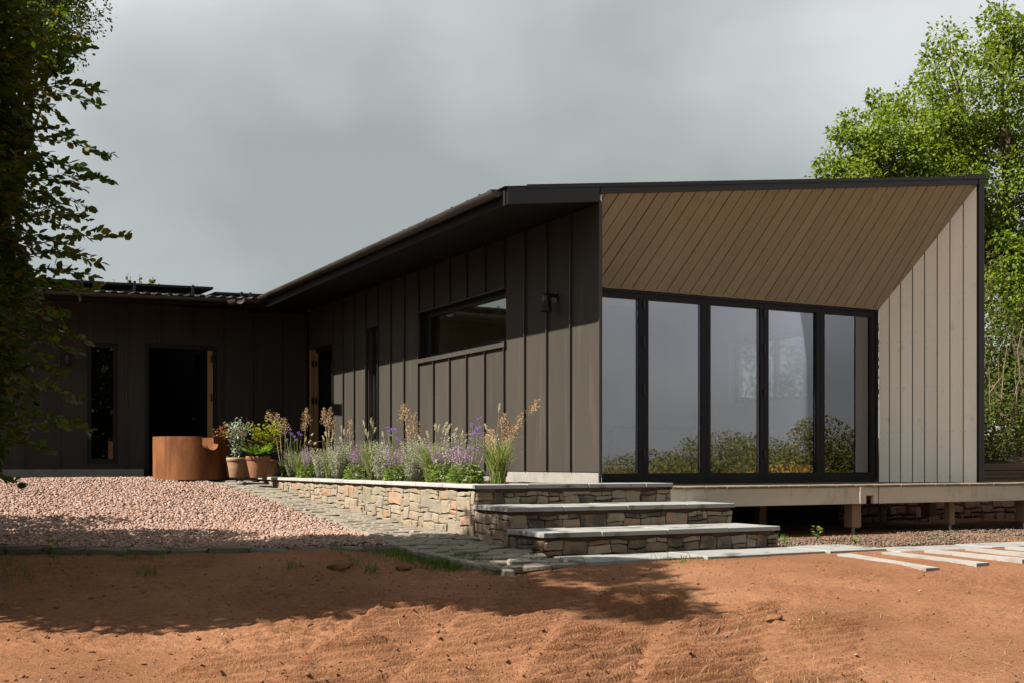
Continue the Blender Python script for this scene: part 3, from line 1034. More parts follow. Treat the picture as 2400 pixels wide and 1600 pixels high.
# ---- main roof
rf = MB()
rf.prism([(-1.12, 0.006, ZT(-1.12) - .172), (0.0, 0.006, ZT(0) - .172), (0, 12.5, ZT(0) - .172), (-1.12, 12.5, ZT(-1.12) - .172)],
         [(-1.12, 0.006, ZT(-1.12)), (0.0, 0.006, ZT(0)), (0, 12.5, ZT(0)), (-1.12, 12.5, ZT(-1.12))])
rf.prism([(0.001, 0.006, ZT(0) - .075), (5.85, 0.006, ZT(5.85) - .075), (5.85, 12.5, ZT(5.85) - .075), (0.001, 12.5, ZT(0) - .075)],
         [(0.001, 0.006, ZT(0)), (5.85, 0.006, ZT(5.85)), (5.85, 12.5, ZT(5.85)), (0.001, 12.5, ZT(0))])
roof = rf.obj('roof', 'underside', house)


def slope_box(name, mat, parent, x0, x1, y0, y1, lo, hi):
    b_ = [(x0, y0, ZT(x0) + lo), (x1, y0, ZT(x1) + lo), (x1, y1, ZT(x1) + lo), (x0, y1, ZT(x0) + lo)]
    t_ = [(x0, y0, ZT(x0) + hi), (x1, y0, ZT(x1) + hi), (x1, y1, ZT(x1) + hi), (x0, y1, ZT(x0) + hi)]
    return MB().prism(b_, t_).obj(name, mat, parent)


slope_box('roof_sheet', 'roofmetal', roof, -1.16, 5.87, -.03, 12.5, .001, .010)
for k in range(23):
    y = 0.30 + PITCH * k
    slope_box('roof_seam', 'roofmetal', roof, -1.175, 5.86, y - .035, y + .035, .011, .036)
slope_box('fascia', 'blackmetal', roof, -1.12, -.012, -.025, .005, -.176, -.001)
slope_box('fascia', 'blackmetal', roof, .004, 5.865, -.022, .005, -.090, -.001)
slope_box('verge_drip', 'blackmetal', roof, -.9, 5.87, -.034, -.026, -.02, .022)
slope_box('verge_cap', 'blackmetal', roof, 5.50, 5.885, -.045, -.035, -.02, .045)
slope_box('eave_board', 'underside', roof, -1.135, -1.121, 0.006, 12.0, -.18, -.002)


def halfround(name, mat, parent, pts, r, th=.006, seg=12):
    """an open half-round trough swept along a straight line a -> b (both at rim height)"""
    a, b = Vector(pts[0]), Vector(pts[1])
    d = (b - a).normalized()
    s_ = d.cross(Vector((0, 0, 1))).normalized()
    mb = MB()
    vs = []
    for p in (a, b):
        for rr in (r, r - th):
            for k in range(seg + 1):
                t = PI * k / seg
                vs.append(tuple(p + s_ * (rr * math.cos(t)) - Vector((0, 0, rr * math.sin(t)))))
    n = seg + 1
    fs = []
    for k in range(seg):
        fs += [(k, k + 1, 2 * n + k + 1, 2 * n + k), (n + k + 1, n + k, 3 * n + k, 3 * n + k + 1),
               (k + 1, k, n + k, n + k + 1), (2 * n + k, 2 * n + k + 1, 3 * n + k + 1, 3 * n + k)]
    fs += [(0, 2 * n, 3 * n, n), (seg, n + seg, 3 * n + seg, 2 * n + seg)]
    mb.add(vs, fs)
    return mb.obj(name, mat, parent, smooth=False)


gut = halfround('gutter', 'gutter', house, [(-1.205, .05, 3.005), (-1.205, 9.80, 3.025)], .068)
tag(gut, 'brown half-round gutter along the side eave')
stop = MB()
stop.prism([(-1.205 + .064 * math.cos(PI + PI * k / 10), .052, 3.005 + .064 * math.sin(PI + PI * k / 10)) for k in range(11)],
           [(-1.205 + .064 * math.cos(PI + PI * k / 10), .060, 3.005 + .064 * math.sin(PI + PI * k / 10)) for k in range(11)])
stop.obj('stop_end', 'gutter', gut)
for k in range(14):
    y = .35 + .7 * k
    box('bracket', 'galv', gut, -1.276, -1.14, y - .009, y + .009, 3.006, 3.022)

# ---- wing roof, its gutter and spout
GZ = lambda X: 2.945 + (X + 1.3) * 0.020
wr = MB()
wr.prism([(-9.8, 8.9, GZ(-9.8) - .10), (-1.13, 8.9, GZ(-1.13) - .10), (-1.13, 15.5, 3.45), (-9.8, 15.5, 3.30)],
         [(-9.8, 8.9, GZ(-9.8) + .03), (-1.13, 8.9, GZ(-1.13) + .03), (-1.13, 15.5, 3.58), (-9.8, 15.5, 3.43)])
wroof = wr.obj('wing_roof', 'underside', house)
sh = MB()
xk = -9.8
while xk < -1.25:                                  # profiled sheet, its ends showing over the gutter
    sh.prism([(xk, 8.84, GZ(xk) + .031), (xk + .10, 8.84, GZ(xk) + .031), (xk + .10, 15.4, 3.5), (xk, 15.4, 3.5)],
             [(xk + .02, 8.84, GZ(xk) + .058), (xk + .08, 8.84, GZ(xk) + .058), (xk + .08, 15.4, 3.56), (xk + .02, 15.4, 3.56)])
    xk += .175
sh.obj('profiled_sheet', 'roofmetal', wroof)
wg = halfround('gutter', 'gutter', house, [(-9.8, 8.83, GZ(-9.8)), (-1.28, 8.83, GZ(-1.28))], .062)
tag(wg, 'brown half-round gutter along the wing eave')
for k in range(12):
    x = -1.55 - .62 * k
    box('bracket', 'galv', wg, x - .012, x + .012, 8.755, 8.80, GZ(x) - .004, GZ(x) + .012)
halfround('spout', 'gutter', wg, [(-1.75, 8.80, GZ(-1.75) - .035), (-1.75, 8.30, GZ(-1.75) - .065)], .085)

# ---- splayed porch: boarded soffit, boarded side, glazed folding doors
DY = 1.05
zs = lambda X, Y: (1 - Y / DY) * (ZT(X) - .085) + (Y / DY) * 2.275
LEFT = lambda y: 0.012 + .32 * y / DY
RIGHT = lambda y: 5.763 - .68 * y / DY
NG = 16
vs = []
for i in range(NG + 1):
    y = .004 + (DY - .004) * i / NG
    for j in range(NG + 1):
        x = LEFT(y) + (RIGHT(y) - LEFT(y)) * j / NG
        vs.append((x, y, zs(x, y) + .0185))
sf = MB().add(vs, [(i * (NG + 1) + j, (i + 1) * (NG + 1) + j, (i + 1) * (NG + 1) + j + 1, i * (NG + 1) + j + 1) for i in range(NG) for j in range(NG)])
soffit = sf.obj('porch_soffit', 'joint', house)


def clip(poly, f):
    out = []
    for i in range(len(poly)):
        a, b = poly[i], poly[(i + 1) % len(poly)]
        fa, fb = f(a), f(b)
        if fa >= 0:
            out.append(a)
        if (fa > 0 > fb) or (fa < 0 < fb):
            t = fa / (fa - fb)
            out.append((a[0] + (b[0] - a[0]) * t, a[1] + (b[1] - a[1]) * t))
    return out


screws = MB()
NB = 36
for k in range(-6, NB):
    xb0, xb1 = .765 + .1681 * k, .765 + .1681 * (k + 1)
    xf0, xf1 = .945 + .1715 * k, .945 + .1715 * (k + 1)
    g_ = (.0060, .0100, .0075)[k % 3]
    poly = [(xf0 + g_, -.018), (xf1 - g_, -.018), (xb1 - g_, DY), (xb0 + g_, DY)]
    poly = clip(poly, lambda p: p[0] - LEFT(p[1]))
    poly = clip(poly, lambda p: RIGHT(p[1]) - p[0]) if poly else poly
    if len(poly) < 3:
        continue
    dz = rnd.uniform(-.0015, .0015)
    bd = MB()
    for q in range(6):
        y0, y1 = -.018 + (DY + .018) * q / 6, -.018 + (DY + .018) * (q + 1) / 6
        part = clip(clip(poly, lambda p: p[1] - y0), lambda p: y1 - p[1])
        if len(part) >= 3:
            bd.prism([(x, y, zs(x, y) + dz) for x, y in part], [(x, y, zs(x, y) + .017) for x, y in part])
    bd.obj('soffit_board', 'soffitwood', soffit)
    for fy in (.06, .30, .55, .80, .96):
        for fx_ in (.15, .85):
            y = fy * DY
            x = (xf0 + (xf1 - xf0) * fx_) * (1 - fy) + (xb0 + (xb1 - xb0) * fx_) * fy
            if LEFT(y) + .02 < x < RIGHT(y) - .02:
                z = zs(x, y) - .0022
                screws.add([(x - .0032, y - .0032, z), (x + .0032, y - .0032, z), (x + .0032, y + .0032, z), (x - .0032, y + .0032, z)], [(3, 2, 1, 0)])
tag(screws.obj('screw_heads', 'screw', soffit), kind='stuff')

A0, A1 = Vector((5.763, 0.0, 0)), Vector((5.083, DY, 0))
dirn = (A1 - A0).normalized()
nrm = Vector((-dirn.y, dirn.x, 0))
if nrm.x > 0:
    nrm = -nrm
fin_b = MB()
fp = [A0 - nrm * .022, A1 - nrm * .022, A1 - nrm * .07, A0 - nrm * .0225 + Vector((0.05, 0, 0))]
fin_b.prism([(p.x, p.y, -.06) for p in fp], [(p.x, p.y, zs(p.x, max(p.y, 0)) + .01) for p in fp])
fin = fin_b.obj('splayed_wall', 'joint', house)
fs_ = MB()
flen = (A1 - A0).length
edges_ = [0, .17, .335, .495, .655, .81, .965, 1.11, flen]
for i in range(8):
    p, q = A0 + dirn * (edges_[i] + .0065), A0 + dirn * (edges_[i + 1] - .0065)
    pts = [p, q, q - nrm * .02, p - nrm * .02]
    dz = rnd.uniform(-.001, .001)
    MB().prism([(v.x + nrm.x * dz, v.y + nrm.y * dz, -.052) for v in pts], [(v.x + nrm.x * dz, v.y + nrm.y * dz, zs(v.x, max(v.y, 0)) - .003) for v in pts]).obj('wall_board', 'fibre', fin)
    for z in (.02, .62, 1.22, 1.82, 2.42, 3.02, 3.5):
        for f in (.16, .84):
            c = p + (q - p) * f
            if z < zs(c.x, c.y) - .06:
                c = c + nrm * .0025
                t = dirn * .0032
                fs_.add([(c.x - t.x, c.y - t.y, z - .0032), (c.x + t.x, c.y + t.y, z - .0032), (c.x + t.x, c.y + t.y, z + .0032), (c.x - t.x, c.y - t.y, z + .0032)], [(0, 1, 2, 3)])
tag(fs_.obj('screw_heads', 'screw', fin), kind='stuff')
box('corner_trim', 'blackmetal', fin, 5.764, 5.866, -.03, .03, -.06, ZT(5.8) - .02)
# left reveal, boarded as well (hidden from the camera by the side wall)
for i in range(7):
    a, b = i / 7, (i + 1) / 7
    y0, y1 = .02 + a * (DY - .03), .02 + b * (DY - .03) - .006
    MB().prism([(LEFT(y0) + .006, y0, -.05), (LEFT(y1) + .006, y1, -.05), (LEFT(y1) + .026, y1, -.05), (LEFT(y0) + .026, y0, -.05)],
               [(LEFT(y0) + .006, y0, zs(.1, y0) - .004), (LEFT(y1) + .006, y1, zs(.3, y1) - .004), (LEFT(y1) + .026, y1, zs(.3, y1) - .004), (LEFT(y0) + .026, y0, zs(.1, y0) - .004)]).obj('reveal_board', 'fibre', side_wall)

of = MB()
for a, b, z0, z1 in ((.335, .375, -.03, 2.27), (5.035, 5.082, -.03, 2.27), (.375, 5.035, 2.232, 2.27), (.375, 5.035, -.045, -.002)):
    of.box(a, b, DY + .002, DY + .11, z0, z1)
dframe = of.obj('door_frame', 'frame', house)
LX = [.376, 1.285, 2.213, 3.131, 4.07, 5.034]
for i in range(5):
    a, b = LX[i] + .002, LX[i + 1] - .002
    lm = MB()
    for p, q, z0, z1 in ((a, a + .068, 0.001, 2.229), (b - .068, b, 0.001, 2.229), (a + .068, b - .068, 2.165, 2.229), (a + .068, b - .068, 0.001, .082)):
        lm.box(p, q, DY + .012, DY + .082, z0, z1)
    lf = lm.obj('door_leaf', 'frame', house)
    box('pane', 'glassdoor', lf, a + .0685, b - .0685, DY + .046, DY + .052, .0825, 2.1645)
    if i in (1, 3, 5):
        for z in (.28, 1.05, 1.62, 2.05):
            box('hinge', 'blackmetal', lf, a - .014, a + .012, DY - .002, DY + .0115, z, z + .10)

# ---- rooms behind the glass
fl = MB()
fl.box(.32, 5.86, 1.16, 12.2, -.30, -.02)
fl.obj('floor', 'intfloor', house)
iw = MB()
for a, b, z0, z1 in cells(2.15, 12.2, -.02, 3.6, [(2.55, 4.95, 1.19, 2.22)]):
    iw.box(5.60, 5.86, a, b, z0, min(z1, 3.75))
iw.box(.31, 5.599, 7.6, 7.72, -.02, 3.1)
iw.box(.31, 5.86, 1.062, 1.155, 2.272, 3.1)
iw.box(.31, .46, 5.02, 5.2, -.02, 3.1)
iw.box(5.10, 5.86, 2.02, 2.14, -.02, 3.62)
iw.obj('interior_wall', 'plaster', house)
cl = MB()
cl.prism([(.31, 1.17, 2.9), (5.599, 1.17, 3.55), (5.599, 7.599, 3.55), (.31, 7.599, 2.9)], [(.31, 1.17, 2.93), (5.599, 1.17, 3.58), (5.599, 7.599, 3.58), (.31, 7.599, 2.93)])
cl.obj('ceiling', 'plaster', house)
tg = box('partition', 'joint', house, 5.118, 5.20, 1.17, 2.019, -.02, 3.4)
yb = 1.172
while yb < 2.0:
    box('lining_board', 'tongue', tg, 5.10, 5.117, yb, min(yb + .086, 2.018), .08, 3.4)
    yb += .0975
box('skirting', 'tongue', tg, 5.092, 5.0995, 1.172, 2.018, -.018, .079)
sk = box('socket', 'white', tg, 5.088, 5.0995, 1.33, 1.50, .42, .51)
MB().tube([(5.08, 1.42, .46), (5.06, 1.43, .30), (5.07, 1.48, .12), (5.06, 1.50, .0)], .004, 5).obj('cable', 'frame', tg)
ew = MB()
for a, b, z0, z1 in ((2.55, 2.61, 1.19, 2.22), (4.89, 4.95, 1.19, 2.22), (2.61, 4.89, 2.16, 2.22), (2.61, 4.89, 1.19, 1.25), (3.9, 3.96, 1.25, 2.16)):
    ew.box(5.72, 5.78, a, b, z0, z1)
eastw = ew.obj('window', 'oak', house)
box('pane', 'glasswin', eastw, 5.74, 5.755, 2.611, 3.899, 1.251, 2.159)
box('pane', 'glasswin', eastw, 5.74, 5.755, 3.961, 4.889, 1.251, 2.159)
box('interior_door', 'plaster', house, 1.2, 2.0, 7.55, 7.598, -.015, 2.1)
# a dark room behind the wing
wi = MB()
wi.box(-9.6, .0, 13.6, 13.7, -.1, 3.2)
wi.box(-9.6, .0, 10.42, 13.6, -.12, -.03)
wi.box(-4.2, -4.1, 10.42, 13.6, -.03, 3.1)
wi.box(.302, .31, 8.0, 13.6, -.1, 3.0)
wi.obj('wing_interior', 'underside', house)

# things in the rooms
pend = thing('pendant_lamp', 'slim brass tube pendant seen through the strip window', 'lamp', (1.35, 3.65, 1.6))
MB().tube([(1.35, 3.65, 1.62), (1.35, 3.65, 1.95)], .035, 12).obj('tube', 'oak', pend)
MB().tube([(1.35, 3.65, 1.95), (1.35, 3.65, 2.9)], .006, 6).obj('flex', 'frame', pend)
tb = thing('table', 'wooden table inside behind the folding glass doors', 'table', (3.2, 3.4, -.02))
box('top', 'timber', tb, 2.4, 4.0, 2.9, 3.8, .70, .74, .006)
for x in (2.48, 3.92):
    for y in (2.98, 3.72):
        box('leg', 'timber', tb, x - .03, x + .03, y - .03, y + .03, -.02, .70)
plantpot = thing('house_plant', 'small bare twig in a dish on the inner window sill', 'plant', (5.66, 4.6, 1.25))
tw_ = MB()
for k in range(5):
    a_ = rnd.uniform(0, 2 * PI)
    tw_.tube([(5.66, 4.6, 1.26), (5.66 + .03 * math.cos(a_), 4.6 + .04 * math.sin(a_), 1.40), (5.66 + .06 * math.cos(a_), 4.6 + .09 * math.sin(a_), 1.62)], [.004, .003, .001], 5)
tw_.obj('twigs', 'twig', plantpot)
MB().lathe([(0, .0), (.07, .0), (.085, .03), (.075, .03), (.0, .012)], 16, (5.66, 4.6, 1.25)).obj('dish', 'frame', plantpot)


# ================================================================== WALL LAMPS
def wall_lamp(label, loc, s=1.0, rz=0.0):
    t = thing('wall_lamp', label, 'lamp', loc, 'cone lamps on the dark walls')
    t.rotation_euler = (0, 0, rz)

    def part(mb, name, smooth=False):
        mb.obj(name, 'blackmetal', t, smooth, loc)
    part(MB().box(-.02, -.005, -.055 * s, .055 * s, -.01, .10 * s), 'back_plate')
    part(MB().box(-.17 * s, -.0201, -.03 * s, .03 * s, .055 * s, .095 * s), 'arm')
    part(MB().lathe([(0, .09 * s), (.035 * s, .09 * s), (.045 * s, .07 * s), (.078 * s, -.13 * s), (.070 * s, -.13 * s), (.03 * s, .05 * s), (0, .05 * s)], 24, (-.15 * s, 0, 0)), 'shade', True)


wall_lamp('black cone lamp on the side wall beside the porch corner', (0, .93, 2.04), .92)
wall_lamp('small cone lamp inside the side doorway near the inner corner', (.30, 9.30, 1.93), .8)
wall_lamp('black cone lamp on the wing wall half hidden behind hornbeam leaves', (-4.2, 10.096, 1.95), .9, PI / 2)

# ================================================================== SOLAR PANELS
for i, (x0, x1, zz, lab) in enumerate([(-7.15, -5.46, 3.10, 'leftmost black solar panel raised above the wing roof, behind leaves'),
                                       (-5.44, -3.70, 3.13, 'middle black solar panel raised above the wing roof'),
                                       (-3.68, -1.93, 3.16, 'black solar panel above the wing roof with a clear end against the sky'),
                                       (-1.90, -.95, 3.10, 'low black solar panel where the wing roof meets the gutter')]):
    t = thing('solar_panel', lab, 'solar panel', ((x0 + x1) / 2, 9.6, zz - .1), 'solar panels on the wing roof')
    dz = .02 * (x1 - x0)
    MB().prism([(x0, 9.35, zz - dz), (x1, 9.35, zz), (x1, 10.4, zz + .04), (x0, 10.4, zz + .04 - dz)],
               [(x0, 9.35, zz + .035 - dz), (x1, 9.35, zz + .035), (x1, 10.4, zz + .075), (x0, 10.4, zz + .075 - dz)]).obj('module', 'solar', t)
    MB().prism([(x0 + .01, 9.352, zz - .012 - dz), (x1 - .01, 9.352, zz - .012), (x1 - .01, 10.39, zz + .028), (x0 + .01, 10.39, zz + .028 - dz)],
               [(x0 + .01, 9.352, zz - .002 - dz), (x1 - .01, 9.352, zz - .002), (x1 - .01, 10.39, zz + .038), (x0 + .01, 10.39, zz + .038 - dz)]).obj('backsheet', 'underside', t)
    for x in (x0 + .45, x1 - .35):
        box('bracket', 'roofmetal', t, x - .018, x + .018, 9.30, 9.348, zz - .12, zz + .038)
        box('rail', 'blackmetal', t, x - .02, x + .02, 9.35, 10.4, zz - .16, zz - .045)


# ================================================================== RUBBLE WALLS
def rubble_layout(L, H, u, seed, big=0.14, ua=None):
    """random rubble: rectangles on a fine grid, fitted like masonry"""
    r = random.Random(seed)
    nx, nz = max(1, round(L / (ua or u))), max(1, round(H / u))
    occ = [[False] * nz for _ in range(nx)]
    out = []
    for j in range(nz):
        for i in range(nx):
            if occ[i][j]:
                continue
            if r.random() < big:
                w, h = r.choice([(4, 4), (4, 3), (3, 4), (5, 3), (5, 2)])
            else:
                w, h = r.choice([(3, 2), (2, 2), (3, 1), (2, 1), (4, 2), (3, 2), (4, 1), (2, 3), (3, 3)])
            w, h = min(w, nx - i), min(h, nz - j)
            while w > 1 and any(occ[i + a][j] for a in range(w)):
                w -= 1
            while h > 1 and any(occ[i + a][j + b] for a in range(w) for b in range(h)):
                h -= 1
            for a in range(w):
                for b in range(h):
                    occ[i + a][j + b] = True
            out.append((i * L / nx, (i + w) * L / nx, j * H / nz, (j + h) * H / nz))
    # wavy beds: shift whole grid corners by a smooth noise so that neighbours still fit
    return out


def rub_stone(parent, a0, a1, b0, b1, place, mat, r, proud=.016, gap=.0035):
    """one stone of a rubble face; place(a, b, out) -> world"""
    def wob(a, b):
        return (a + .010 * math.sin(a * 9.1 + b * 23) + r.uniform(-.003, .003), b + .008 * math.sin(a * 12.3 + 1.7) + .005 * math.sin(a * 31 + b * 40) + r.uniform(-.003, .003))
    a0, a1, b0, b1 = a0 + gap, a1 - gap, b0 + gap, b1 - gap
    c = min(.011, .2 * min(a1 - a0, b1 - b0))
    def k():
        return c * r.uniform(.35, 1.2)
    am, bm = (a0 + a1) / 2, (b0 + b1) / 2
    ring = [(a0 + k(), b0), (am, b0 + r.uniform(-.002, .004)), (a1 - k(), b0), (a1, b0 + k()), (a1 - r.uniform(-.002, .004), bm), (a1, b1 - k()), (a1 - k(), b1),
            (am, b1 - r.uniform(-.002, .004)), (a0 + k(), b1), (a0, b1 - k()), (a0 + r.uniform(-.002, .004), bm), (a0, b0 + k())]
    ring = [wob(*p) for p in ring]
    pr = proud * r.uniform(.55, 1.25)
    n = 12
    cx, cz = sum(p[0] for p in ring) / n, sum(p[1] for p in ring) / n
    vs = [place(p[0], p[1], -.03) for p in ring] + [place(p[0], p[1], pr * r.uniform(.35, .7)) for p in ring]
    tilt_a, tilt_b = r.uniform(-.07, .07), r.uniform(-.09, .09)
    inn = [((p[0] - cx) * .88 + cx, (p[1] - cz) * .84 + cz) for p in ring]
    vs += [place(p[0], p[1], pr + tilt_a * (p[0] - cx) + tilt_b * (p[1] - cz) + r.uniform(-.003, .003)) for p in inn]
    vs += [place(cx, cz, pr + r.uniform(-.002, .004))]
    fs = []
    for q in (0, n):
        fs += [(q + i, q + (i + 1) % n, q + n + (i + 1) % n, q + n + i) for i in range(n)]
    fs += [(2 * n + i, 2 * n + (i + 1) % n, 3 * n) for i in range(n)]
    return MB().add(vs, fs).obj('stone', mat, parent)


XP = -1.69
planter = thing('planter_wall', 'raised bed wall of buff and pink rubble stone under pale coping', 'wall', (XP, 3.5, -.5))
core = MB()
core.box(XP + .012, XP + .22, -.44, 8.35, -.72, -.046)
core.obj('mortar_core', 'mortar', planter)
r_ = random.Random(5)
u0 = -.43
placeL = lambda a, b, o: (XP - o, 8.3 - a, b)          # a runs from the far end towards the steps
wall_L = 8.3 - u0
for a0, a1, b0, b1 in rubble_layout(wall_L, .585, .047, 31, .18, .078):
    z0, z1 = -.66 + b0, -.66 + b1
    if z1 > float(zr(8.3 - (a0 + a1) / 2)) - .005:
        rub_stone(planter, a0, a1, z0, z1, placeL, 'rubble', r_)
cj = [-.455] + [.25 + .717 * k for k in range(12)]
for i in range(len(cj) - 1):
    y0, y1 = cj[i] + .004, min(cj[i + 1], 8.36) - .003
    if y1 > y0 + .05:
        box('coping_slab', 'slab_clean', planter, XP - .035 + rnd.uniform(-.003, .003), XP + .24, y0, y1, -.045, -.006 + rnd.uniform(-.002, .002), .004)

bed = MB()
nb = 60
vs = []
for i in range(nb + 1):
    y = -.20 + (8.4 + .2) * i / nb
    for j in range(9):
        x = XP + .215 + (1.50 - .02) * j / 8
        vs.append((x, y, -.035 + .045 * float(vnoise(np.array(x * 2.7 + 30), np.array(y * 2.7 + 30), 71)) + .03 * math.sin(PI * j / 8)))
bed.add(vs, [(i * 9 + j, i * 9 + j + 1, (i + 1) * 9 + j + 1, (i + 1) * 9 + j) for i in range(nb) for j in range(8)])
tag(bed.obj('bed_soil', 'bedsoil', None, smooth=True), kind='structure')

# ================================================================== STEPS
steps = thing('stone_steps', 'broad stone steps with pale slab treads and rubble risers darkened by painted shade', 'steps', (-.4, -1.3, -.6))
STEP = [(-.44, -.006, .61), (-1.16, -.205, .865), (-1.83, -.405, .885)]       # front, top of tread, right end
prev_z = None
for i, (y, zt, xr) in enumerate(STEP):
    back = -.20 if i == 0 else STEP[i - 1][0] - .0
    back = .0 if i == 0 else back
    core = MB()
    core.box(XP + .012, xr - .012, y + .012, back + (.0 if i == 0 else .006), -.72, zt - .046)
    core.obj('mortar_core', 'mortar_shade', steps)
    zbot = (STEP[i + 1][1] - .01) if i < 2 else -.61
    H = zt - .075 - zbot
    rr_ = random.Random(50 + i)
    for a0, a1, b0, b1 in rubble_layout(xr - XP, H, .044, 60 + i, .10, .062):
        mt = 'rubble' if rr_.random() < .3 + .45 * a0 / (xr - XP) else 'rubble_shade'  # more of the lighter stone to the right, painting in grazing sun
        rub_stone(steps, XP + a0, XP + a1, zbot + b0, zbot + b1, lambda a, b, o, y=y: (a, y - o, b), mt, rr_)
    # left cheek of each step, continuing the planter wall
    if i:
        Lc = back - y - .02
        for a0, a1, b0, b1 in rubble_layout(Lc, zt - .07 + .62, .05, 80 + i, .12, .08):
            rub_stone(steps, a0, a1, -.62 + b0, -.62 + b1, lambda a, b, o, y=y, bk=back: (XP - o, bk - .01 - a, b), 'rubble' if i == 1 else 'rubble_shade', rr_)
        # right end
        for a0, a1, b0, b1 in rubble_layout(Lc, zt - .07 + .62, .07, 90 + i, .12):
            rub_stone(steps, a0, a1, -.62 + b0, -.62 + b1, lambda a, b, o, y=y: (xr + o, y + .01 + a, b), 'rubble_shade', rr_)
    xj = [XP - .03, -1.13, -.42, .28, xr + .02]
    for k in range(4):
        yb = .02 if i == 0 else back + .004
        box('tread_slab', 'slab', steps, xj[k] + .003, xj[k + 1] - .003, y - .035 + rnd.uniform(-.004, .004), yb - .008, zt - .042, zt + rnd.uniform(-.003, .003), .004)

# ================================================================== DECK
deck = thing('deck', 'raised timber deck with grooved boards, pale beam and stub posts', 'deck', (4, -.3, -.65))
DZ = -.048
bm_ = MB()
prof = []
wb, nt_ = .138, 8
for k in range(nt_):
    x = wb * k / nt_
    prof += [(x + .001, DZ), (x + wb / nt_ * .55, DZ), (x + wb / nt_ * .62, DZ - .006), (x + wb / nt_ * .98, DZ - .006)]
prof += [(wb, DZ - .026), (0, DZ - .026)]
bm_.prism([(x, -.485, z) for x, z in prof], [(x, 1.045, z) for x, z in prof])
bme = bm_.mesh('decking_board')
bme.flip_normals()
bme.materials.append(MATS['deckboard'])
xk = .62
while xk < 9.4:
    link('decking_board', bme, None, deck, (xk, rnd.uniform(-.003, .003), rnd.uniform(-.0015, .0015)))
    xk += .1435
box('beam', 'deckbeam', deck, .60, 3.285, -.475, -.425, -.27, -.0755)
box('cleat', 'deckbeam', deck, 3.26, 3.305, -.492, -.4755, -.27, -.0755)
box('block', 'deckbeam', deck, 3.322, 3.375, -.470, -.425, -.27, -.0755)
box('block', 'deckbeam', deck, 3.378, 3.49, -.468, -.425, -.175, -.0755)
box('block', 'deckbeam', deck, 3.493, 3.56, -.470, -.425, -.27, -.0755)
box('beam', 'deckbeam', deck, 3.575, 9.4, -.475, -.425, -.27, -.0755)
for x, y, s_ in ((2.6, .5, .11), (3.27, -.36, .14), (4.93, -.3, .09), (6.20, -.36, .14), (7.8, -.36, .14), (4.72, 1.2, .13), (6.3, 1.3, .13)):
    p = box('post', 'timber', deck, x - s_ / 2, x + s_ / 2, y - s_ / 2, y + s_ / 2, -.55, -.09, .006)
    MB().tube([(x, y, -.75), (x, y, -.545)], .022, 10).obj('steel_foot', 'galv', p)
    box('base_plate', 'galv', p, x - .05, x + .05, y - .05, y + .05, -.556, -.5505)
for x in (1.2, 2.4, 3.6, 4.8, 6.0, 7.2, 8.4):
    box('joist', 'timber', deck, x - .025, x + .025, -.42, 1.04, -.22, -.0755)

# gabion under the house
gab = thing('gabion', 'wire gabion of red stones under the deck', 'gabion', (6.4, 1.7, -.65))
rg = random.Random(77)
for a0, a1, b0, b1 in rubble_layout(4.2, .62, .06, 99, .06, .075):
    rub_stone(gab, a0, a1, b0 - .72, b1 - .72, lambda a, b, o: (4.5 + a, 1.62 - o * 2.0, b), 'redstone', rg, .035, .012)
gc = MB()
gc.box(4.5, 8.7, 1.66, 2.3, -.74, -.11)
gc.obj('fill', 'bankearth', gab)
gwm = MB()
for k in range(57):
    x = 4.5 + .075 * k
    gwm.box(x - .0015, x + .0015, 1.522, 1.525, -.72, -.10)
for k in range(9):
    z = -.71 + .075 * k
    gwm.box(4.5, 8.7, 1.5185, 1.5215, z - .0015, z + .0015)
tag(gwm.obj('wire_mesh', 'galv', gab), kind='stuff')

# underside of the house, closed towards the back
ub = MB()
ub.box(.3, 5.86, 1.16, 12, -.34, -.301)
ub.box(.02, 4.49, 1.18, 1.28, -.75, -.341)  # dark panel added close behind the deck to blacken the space below
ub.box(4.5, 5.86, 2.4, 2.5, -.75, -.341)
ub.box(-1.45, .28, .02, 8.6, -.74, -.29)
ub.obj('sub_floor_shade_panel', 'underside', house)

# bank and sleeper wall to the right of the house
tag(grid('bank', np.linspace(6.2, 20, 30), np.concatenate([[2.34, 2.36], np.linspace(2.6, 24, 40)]), lambda X, Y: np.where(Y < 2.35, -.8, .20) + .06 * np.maximum(X - 7, 0) * np.clip((Y - 2.3) / 2, 0, 1) + .08 * vnoise(X, Y, 81), 'bankearth'), kind='structure')
slw = thing('sleeper_wall', 'stacked dark timber sleepers holding the bank beside the deck', 'wall', (8, 2.2, -.2))
zz = -.72
for k, h in enumerate([.14, .14, .14, .14, .125, .065, .06, .11]):
    off = rnd.uniform(0, .5)
    x = 6.05 + off - .5
    while x < 13:
        l_ = rnd.uniform(1.4, 2.3)
        box('sleeper', 'sleeper', slw, x + .004, x + l_ - .004, 2.1 + rnd.uniform(-.02, .02), 2.33, zz + .003, zz + h - .003, .008)
        x += l_
    zz += h
# dark bark chips and gravel below the deck edge
tag(grid('chipping_strip', np.linspace(.95, 9.5, 60), np.linspace(-2.09, 1.3, 40), lambda X, Y: -.638 + .03 * vnoise(X * 2, Y * 2, 83) - .02 * np.clip(Y + 1.0, 0, 1), 'bedsoil'), kind='structure')
cx_, cy_ = scatter(11000, .95, 9.0, -2.09, .1, lambda X, Y: seen(X, Y))
P_ = np.stack([cx_, cy_, -.628 + .03 * vnoise(cx_ * 2, cy_ * 2, 83) - .02 * np.clip(cy_ + 1.0, 0, 1) + npr.uniform(-.008, .008, len(cx_))], -1)
v_, f_ = pebbles(P_, npr.uniform(.008, .02, len(P_)), CUB_V, CUB_F)
tag(link('chippings', arrmesh('chippings', v_, f_), 'darkgravel'), 'brown and pale chippings below the deck edge', 'chippings', kind='stuff')

